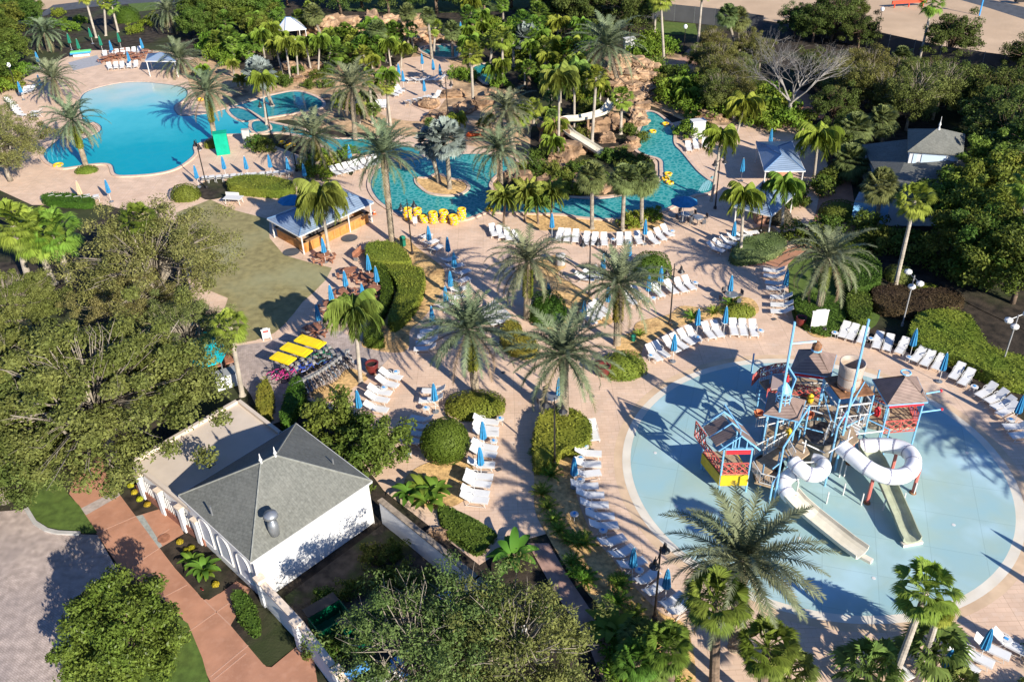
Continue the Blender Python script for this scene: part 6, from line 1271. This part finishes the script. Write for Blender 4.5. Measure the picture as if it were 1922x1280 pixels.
pp(K_wash,[((101,533),(62,440),1.45),((130,527),(103,440),1.4),((60,545),(25,425),1.35)],'bright fan palm of the left trio','beside the big oaks',tw=1.6)
pp(K_washlow,[((300,560),(290,490),.8,8.8)],'bright palm crown','poking through the oaks'); pp(K_wash,[((455,742),(432,615),.8)],'small fan palm','beside the turquoise canopy')
pp(K_sabal,[((1111,429),(1111,333),1.0),((1168,432),(1172,338),1.0),((1204,426),(1205,338),1.1)],'olive-headed sabal palm','before the lagoon near bank')
pp(K_sabal,[((1602,300),(1607,243),1.2),((1656,268),(1656,228),1.2),((1600,340),(1597,305),1.3),((1670,350),(1668,318),1.2),((1688,157),(1692,112),1.1),((1645,426),(1653,350),1.15)],'shaggy sabal palm','around the grey-roofed cottage')
pp(K_sabal,[((1383,100),(1345,30),1.1),((1388,95),(1385,38),1.2),((850,108),(848,58),.95),((766,90),(764,25),.95),((711,125),(708,58),1.0),((811,112),(803,30),.8),((605,75),(588,28),1.1)],'sabal palm','along the far treeline')
pp(K_wash,[((888,191),(884,102),1.0),((944,138),(942,72),1.0),((814,104),(817,52),.8),((700,232),(693,148),.8),((733,236),(725,160),.8),((888,110),(905,80),.9),((920,120),(925,75),.9)],'bright fan palm','on the rocks beyond the terrace')
pp(K_queen2,[((545,150),(536,82),.8),((560,150),(556,90),.7),((585,138),(573,80),.8),((597,145),(600,78),.8),((530,140),(518,88),.8),((617,118),(622,80),.7),((735,135),(728,85),.8),((752,130),(755,92),.7),((700,125),(690,75),.8),((680,120),(668,90),.7)],'young feather palm','in the grove beyond the channel')
pp(K_silver,[((844,356),(838,262),1.05),((825,345),(806,268),.8),((989,110),(989,70),1.0)],'silver-blue fan palm','by the lagoon island'); pp(K_silver,[((512,200),(487,140),1.05)],'silver-blue fan palm','by the channel palms')
pp(K_pygmy,[((945,420),(948,378),1.15),((985,415),(990,368),1.15),((1035,412),(1035,368),1.1),((1010,420),(1008,385),.9)],'arching pygmy date palm','lagoon near bank',cat='palm tree')
pp(K_wash,[((181,72),(158,-10),1.0),((222,61),(210,12),.9),((199,68),(195,5),.7)],'slim fan palm','behind the far beach')
pp(K_washlow,[((960,105),(1000,40),.9),((1080,110),(1085,75),.8),((1105,130),(1100,90),.7),((905,95),(868,30),.8),((1015,70),(1012,25),.9)],'glossy green palm','in the far centre planting')
for t in [(795,925),(770,935),(820,930),(805,950)]: g=G(*t); reg(place(K_banana,(g.x,g.y,0),random.uniform(0,6),.72),'banana plant','behind the courtyard wall','banana plant','banana plants')
for t,s in [((965,1055),1.0),((1150,1195),.9),((1130,1180),.7)]: g=G(*t); reg(place(K_banana,(g.x,g.y,0),random.uniform(0,6),s),'broad-leaved banana plant','beside the brown path','banana plant')
for t,s in [((362,1060),.5),((385,1075),.65),((390,1080),.4)]: g=G(*t); reg(place(K_banana,(g.x,g.y,0),random.uniform(0,6),s),'young banana plant','flower bed by the building','banana plant')
g=G(378,1105); e=empty('marker_cone',(g.x,g.y,0)); MB().tube([(0,0,.05),(.25,-.35,.3)],.06,8,.02).build('cone',m_scar,e); tag(e,'red cone lying in the flower bed','cone')
# ferns and little flowers along the beds
m_fl=leafmat('yellow_flower',(.30,.27,.02),col2=(.5,.42,.03))
def fern():
    e=empty('fern'); V=[];F=[]
    for i in range(16): feather(V,F,(0,0,.05),i*2.4,1.2-.04*i,.75,9,.22,1.1,.05,.2)
    npmesh('fronds',V,np.array(F),L_bright,e); return e
FR=('fern',fern)
for i,(x,y) in enumerate([(1022,880),(1035,895),(1018,930),(1028,955),(1040,980),(1050,1000),(1062,1015),(1078,1020),(1095,1025),(1075,1060),(1085,1080),(1100,1085),(1155,1095),(1165,1100),(1100,1095),(1160,1135),(1190,1160),(1010,860),(1018,845),(1030,835),(1300,600),(1200,632),(1340,590),(1372,575)]):
    g=G(x,y); reg(place(FR,(g.x,g.y,0),random.uniform(0,6),random.uniform(.8,1.5)),'small green fern',"gravel bed beside the loungers",'fern','ferns in the gravel beds','y')
for i,(x,y) in enumerate([(246,912),(253,925),(263,938),(277,948),(338,1018),(350,1035),(360,1030),(405,1098)]):
    g=G(x,y); o=mound((g.x,g.y),.2,.2,.22,m_fl,name='flower_clump',leaf=.08,dens=300); reg(o,'small yellow flower clump','dark bed by the annex','flowers','yellow flower clumps','y')
# bushes filling the beds, bright green or darker leaf chosen per bed
def bushes(L,kind,base,zone):
    for x,y,s in L: g=G(x,y); reg(place(kind,(g.x,g.y,0),random.uniform(0,6),s),base,zone,'bush',base+' group')
bushes([(1230,145,1.6),(1250,155,1.5),(1270,150,1.3),(1240,170,1.3)],T_bushd,'dark bush','right of the waterfall cliff')
bushes([(1260,190,1.95),(1280,185,2.08),(1300,180,2.08),(1325,200,1.82),(1345,190,1.69),(1295,215,1.43),(1310,250,1.30),(1290,255,1.30),(1330,175,2.08),(1365,215,1.82),(1385,190,2.08),(1400,215,1.69),(1425,190,1.95),(1430,215,1.95),(1450,205,1.95),(1455,230,1.69),(1480,240,1.82),(1500,232,1.30),(1435,240,1.56)],T_bush,'bright green bush','right of the upper lagoon')
bushes([(1205,108,1.6),(1222,100,1.5),(1235,108,1.4),(1250,95,1.5),(1220,85,1.6)],T_bush,'bright green bush','above the waterfall')
bushes([(1190,418,.9),(1225,410,.8),(1180,424,.8)],T_bush,'bright green bush','beneath the sabal palms')
bushes([(600,300,1.0),(615,315,1.1),(585,320,1.1),(600,335,1.2),(655,290,.8),(645,295,.7)],T_bush,'bright green bush','behind the bar pavilion')
bushes([(495,285,1.1),(485,280,1.0),(690,218,1.1),(745,95,1.2),(770,102,1.0)],T_bushd,'dark bush','beside the channel')
bushes([(420,95,1.8),(440,105,1.6),(455,95,1.8),(400,90,1.8),(470,100,1.5),(430,120,1.4),(410,110,1.5)],T_bush,'bright green bush','behind the far gazebo')
bushes([(100,52,1.1),(120,50,1.0),(135,58,1.1),(150,45,1.0),(255,62,1.1),(275,50,1.0),(290,38,.9),(325,48,1.1),(345,42,1.1),(110,30,1.0)],T_bush,'bright green bush','far mulch garden')
bushes([(10,150,1.6),(22,165,1.5),(5,175,1.6),(45,140,1.4)],T_bush,'yellowish bush','far left shore')
bushes([(640,120,1.3),(660,128,1.3),(680,112,1.3),(630,100,1.4),(690,92,1.4),(655,95,1.4),(720,110,1.2)],T_bushd,'green bush','canyon grove')
bushes([(870,75,1.5),(895,62,1.6),(920,55,1.6),(940,70,1.5),(965,60,1.6),(990,60,1.5),(1010,90,1.4),(1035,100,1.4),(1060,95,1.4),(985,115,1.3),(1010,120,1.3),(1040,125,1.2),(960,110,1.3),(880,150,1.1),(860,145,1.1),(940,165,1.1),(1000,150,1.2),(1030,160,1.2),(1100,160,1.3),(1120,175,1.2),(1090,190,1.2),(1110,205,1.1)],T_bush,'bright green bush','far centre planting')
bushes([(1525,460,1.3),(1500,455,1.2),(1545,440,1.2),(1620,440,1.3),(1650,465,1.4),(1700,470,1.4),(1740,500,1.3),(1780,520,1.3),(1820,535,1.4),(1560,345,1.2),(1540,360,1.2),(1480,390,1.0),(1500,385,1.0)],T_bushd,'shaded bush','right garden')
bushes([(1170,300,.9),(1140,300,.9),(1205,265,.8),(1180,250,.8),(1085,260,.9),(1105,215,1.1),(1130,215,1.0),(1100,235,.9)],T_bushd,'dark bush','rock slide island')
bushes([(1040,360,.8),(1060,362,.7),(980,365,.7),(1090,362,.8)],T_bush,'bright green bush','island near shore')
bushes([(590,1225,.6),(620,1230,.7),(610,1130,.6),(665,1110,.6),(700,1050,.7),(720,1090,.6),(760,1100,.8),(740,1045,.6),(800,1110,.7)],T_bushd,'scrubby weed bush','inside the shaded yard')
bushes([(1175,1235,.9),(1230,1290,1.1),(1170,1290,1.0),(1890,1320,.6),(1935,1310,.6),(1945,1240,.6)],T_bush,'green bush','bottom edge planting')
# ------------------------------------------------------------------ trees
def trees(L,kind,base,zone,cat='tree',**k):
    for x,y,s in L: g=G(x,y); reg(place(kind,(g.x,g.y,0),random.uniform(0,6),s),base,zone,cat,base+' group')
trees([(222,885,.97)],T_oakbig,'huge spreading oak','filling the left side'); trees([(10,940,.8),(-30,840,.85)],T_oakbig,'spreading oak','cut by the left edge')
trees([(310,590,1.0),(265,640,.62),(365,690,.6)],T_oakol,'broad olive-leaved oak','above the huge left oak'); trees([(20,340,.8),(-40,300,.8)],T_oakol,'olive-leaved tree','at the left deck edge')
trees([(40,640,.55)],T_oakbig,'smaller oak','below the left palm trio')
trees([(248,1235,1.0)],T_shrubtree,'dense glossy rounded tree','beside the terracotta walkway')
trees([(885,1290,.9),(975,1312,.92)],T_eld,'grey-green tree','overhanging the shaded yard') ; trees([(1050,1365,.5),(790,1315,.95)],T_eld,'grey-green tree','along the bottom edge')
trees([(625,838,.95)],T_small,'bright small tree','behind the white building'); trees([(712,878,.98)],T_small,'darker small tree','between building and ball shrub')
trees([(1478,234,1.05)],T_bare,'leafless pale tree','before the right woods')
trees([(1345,215,.62),(1380,212,.55),(1335,180,.62),(1365,185,.62),(1350,150,.6),(1330,145,.5),(1385,165,.5),(1395,190,.5)],T_mid2,'dense column-like tree','left of the bare tree')
trees([(1490,72,.62),(1560,78,.85),(1610,92,.6),(1525,80,.7),(1590,55,.6)],T_dark,'dark oak','at the sand lot corner')
trees([(1778,118,.8)],T_dark,'lone dark oak','standing on the sand lot'); trees([(1920,150,.7)],T_dark,'dark oak','cut by the top right edge')
trees([(1560,185,.6),(1590,165,.6),(1625,170,.65),(1665,190,.65),(1715,205,.7),(1610,215,.75),(1700,245,.8),(1750,225,.8),(1650,225,.7),(1575,205,.6)],T_mid2,'mid green tree','woods above the cottage')
trees([(1800,215,.7),(1850,235,.75),(1900,250,.8),(1860,290,.9),(1910,300,.95),(1880,340,1.0),(1560,240,.6),(1520,150,.5),(1830,200,.6),(1780,190,.6),(1935,390,1.1),(1890,215,.7),(1925,230,.8),(1540,165,.5),(1740,165,.5),(1700,170,.5)],T_dark,'dark green tree','woods right of the cottage')
trees([(1800,470,1.0),(1840,440,1.1),(1760,445,.9),(1880,430,1.0),(1850,390,1.1),(1900,360,1.0),(1790,420,.9),(1895,500,.9)],T_bright,'bright green tree','below the cottage')
trees([(1850,530,.9),(1900,570,1.0),(1930,530,1.0),(1800,510,.8)],T_mid,'shaded green tree','at the right edge')
trees([(20,130,.9),(-10,170,1.0),(30,70,1.0),(0,90,1.0),(10,40,1.1),(60,45,.7),(-30,120,1.2)],T_mid,'mid green tree','top left corner')
trees([(390,55,1.1),(430,70,1.0),(470,60,1.0),(400,25,1.0),(450,30,1.1),(500,45,.9),(520,20,1.0),(380,80,.8),(490,85,.7),(540,10,.9)],T_mid,'mid green tree','top left treeline')
trees([(640,25,.9),(590,15,.9),(680,15,1.0),(730,25,.9),(770,10,1.0),(820,25,1.0),(870,15,1.0),(910,30,1.0)],T_dark,'dark green tree','top centre treeline')
trees([(960,15,1.0),(1020,5,1.1),(1070,30,1.1),(1110,15,1.2),(1160,25,1.1),(1190,45,1.0),(1090,60,1.0),(1180,70,.9),(1040,45,.9),(1130,-5,1.2),(1215,15,1.0)],T_dark,'dark green tree','above the waterfall cliff')
pp(K_queen2,[((880,100),(878,60),.7),((905,70),(903,30),.8),((1010,110),(1012,70),.9),((1045,90),(1048,45),.9),((1070,120),(1072,85),.9),((1090,150),(1092,112),.8),((1030,150),(1028,110),.8),((985,160),(985,125),.7),((1125,200),(1128,165),.7)],'leafy feather palm','in the far centre planting')
pp(K_washlow,[((420,80),(422,40),.9),((455,75),(457,35),.9),((490,80),(492,45),.9),((440,110),(442,80),.8),((475,112),(478,80),.8),((515,75),(517,40),.8),((560,70),(562,35),.8),((405,105),(407,75),.8)],'glossy green palm','behind the far gazebo')
pp(K_washlow,[((645,95),(648,60),.8),((675,98),(678,62),.8),((705,90),(707,55),.8),((735,92),(738,58),.8),((655,130),(657,100),.8),((700,138),(703,105),.8)],'glossy green palm','in the canyon grove')
bushes([(1015,330,1.0),(1045,335,1.1),(1075,330,1.0),(1100,325,1.0),(1060,345,.9),(1120,345,.9),(985,325,.8),(1010,300,.9),(1180,320,.9),(1200,310,.9)],T_bushd,'dark island bush','behind the sabal palms')
bushes([(560,140,.9),(535,160,1.0),(600,150,.9),(515,150,1.0),(620,140,1.0),(610,165,.9),(580,165,.8),(545,112,1.2),(570,108,1.2),(595,105,1.2)],T_bushd,'dark bush','among the channel palms')
trees([(1335,110,.5),(1400,112,.5),(1425,130,.5),(1310,135,.45)],T_mid2,'mid green tree','behind the bare tree')
trees([(1580,290,.6),(1700,330,.55),(1560,300,.5)],T_mid,'small green tree','hugging the grey-roofed cottage')
for i,t in enumerate([(196,108),(210,104),(225,101),(243,100),(258,104),(232,92),(215,94),(272,95)]): g=G(t[0],t[1],.7); reg(place(PIC,(g.x,g.y,Z),random.uniform(0,1)),'redwood table','busy patio on the far beach','picnic table','tables on the far patio')
lou_row('back rank on the far beach patio',(196,96),(198,106),(262,88),(262,98),7)
sr=random.Random(21)
for t in [(1500,1010),(1640,1085),(1790,985),(1270,950),(1815,850),(1700,1120),(1420,1120),(1230,850)]: g=G(*t); o=MB().lathe([(.11,0),(.11,.012),(.02,.014)],10).build('floor_jet',m_white,None,loc=(g.x,g.y,ZW)); reg(o,'tiny white floor jet','set in the wading pool','floor jet','floor jets in the wading pool')
def scatter(poly,n,kinds,hs,ss,base,zone,avoid=()):
    xs=[p[0] for p in poly]; ys=[p[1] for p in poly]; P=[]; L=[]
    while len(L)<n:
        x,y=sr.uniform(min(xs),max(xs)),sr.uniform(min(ys),max(ys))
        if not inside(np.array([[x,y]]),poly)[0] or any(inside(np.array([[x,y]]),a)[0] for a in avoid) or any((x-a)**2+((y-b)*1.6)**2<13**2 for a,b in L): P.append(0); 
        else: L.append((x,y)); continue
        if len(P)>4000: break
    for i,(x,y) in enumerate(L):
        r=place_palm(kinds[i%len(kinds)],(x,y),(x,y-1),sr.uniform(*ss),h=sr.uniform(*hs)); reg(r,base,zone,'palm tree',base+' group','y')
water_=[W4,W5,W2b,W3]
scatter([(380,150),(420,130),(500,175),(470,188),(430,200)],5,[K_queen2,K_saw],(1.0,2.5),(.5,.7),'channel bank palm','left of the channel')
scatter([(640,205),(700,215),(760,245),(900,235),(930,262),(760,258),(660,240)],8,[K_saw,K_queen2],(.8,2.4),(.6,.9),'rock garden palm','on the ledge above the lagoon')
scatter([(975,215),(1040,215),(1045,300),(985,290)],7,[K_queen2,K_saw,K_wash],(1.0,3.0),(.6,.9),'rock slide palm','left of the cream slide')
scatter([(860,45),(1000,40),(1110,75),(1130,150),(1100,215),(1000,200),(970,150),(940,175),(870,140)],30,[K_queen2,K_wash,K_queen2,K_washlow],(1.6,4.5),(.6,.95),'lush mid-height palm','far centre grove',water_)
scatter([(610,85),(740,60),(780,95),(735,110),(700,150),(640,150)],18,[K_queen2,K_wash,K_washlow],(1.8,4.2),(.6,.85),'lush grove palm','behind the channel')
scatter([(395,50),(560,30),(600,60),(520,100),(480,140),(430,130)],20,[K_wash,K_queen2,K_washlow],(1.8,4.0),(.65,.9),'lush screening palm','left of the white hut')
scatter([(1240,165),(1320,160),(1400,190),(1470,215),(1440,238),(1330,220),(1270,215)],18,[K_queen2,K_wash],(1.2,2.6),(.55,.8),'bright bank palm','right of the waterfall pool')
for t,hh in [((1832,822),8.5),((1985,900),7.0)]:
    g=G(*t)+Vector((math.cos(SUN_AZ),math.sin(SUN_AZ),0))*(hh/math.tan(SUN_EL)); r=place(K_date,(g.x,g.y,0)); 
    for o in KIDS[r.name]:
        if o.name.startswith('trunk'): o.scale=(1,1,hh)
        else: o.location=(0,0,hh)
    reg(r,'date palm casting its shadow on the pool','just beyond the right edge','palm tree')
for t in [(1868,998),(1850,1042)]:
    g=G(*t)+Vector((math.cos(SUN_AZ),math.sin(SUN_AZ),0))*(2.5/math.tan(SUN_EL)); reg(place(U_blue,(g.x,g.y,Z)),'closed blue umbrella','at the right pool rim, out of frame','umbrella')
finish_labels()
for o in list(C.objects):
    if o.parent is None and o.type in('MESH','EMPTY') and 'label' not in o and o.get('kind')!='structure': print('NOLABEL',o.name)
for o in C.objects:
    l=o.get('label')
    if l and not 4<=len(l.split())<=16: print('LEN',l)
ls={}
for o in C.objects:
    l=o.get('label')
    if l: ls.setdefault(l,[]).append(o.name)
for l,v in ls.items():
    if len(v)>1: print('DUP',l,len(v))
print('objects',len(C.objects))
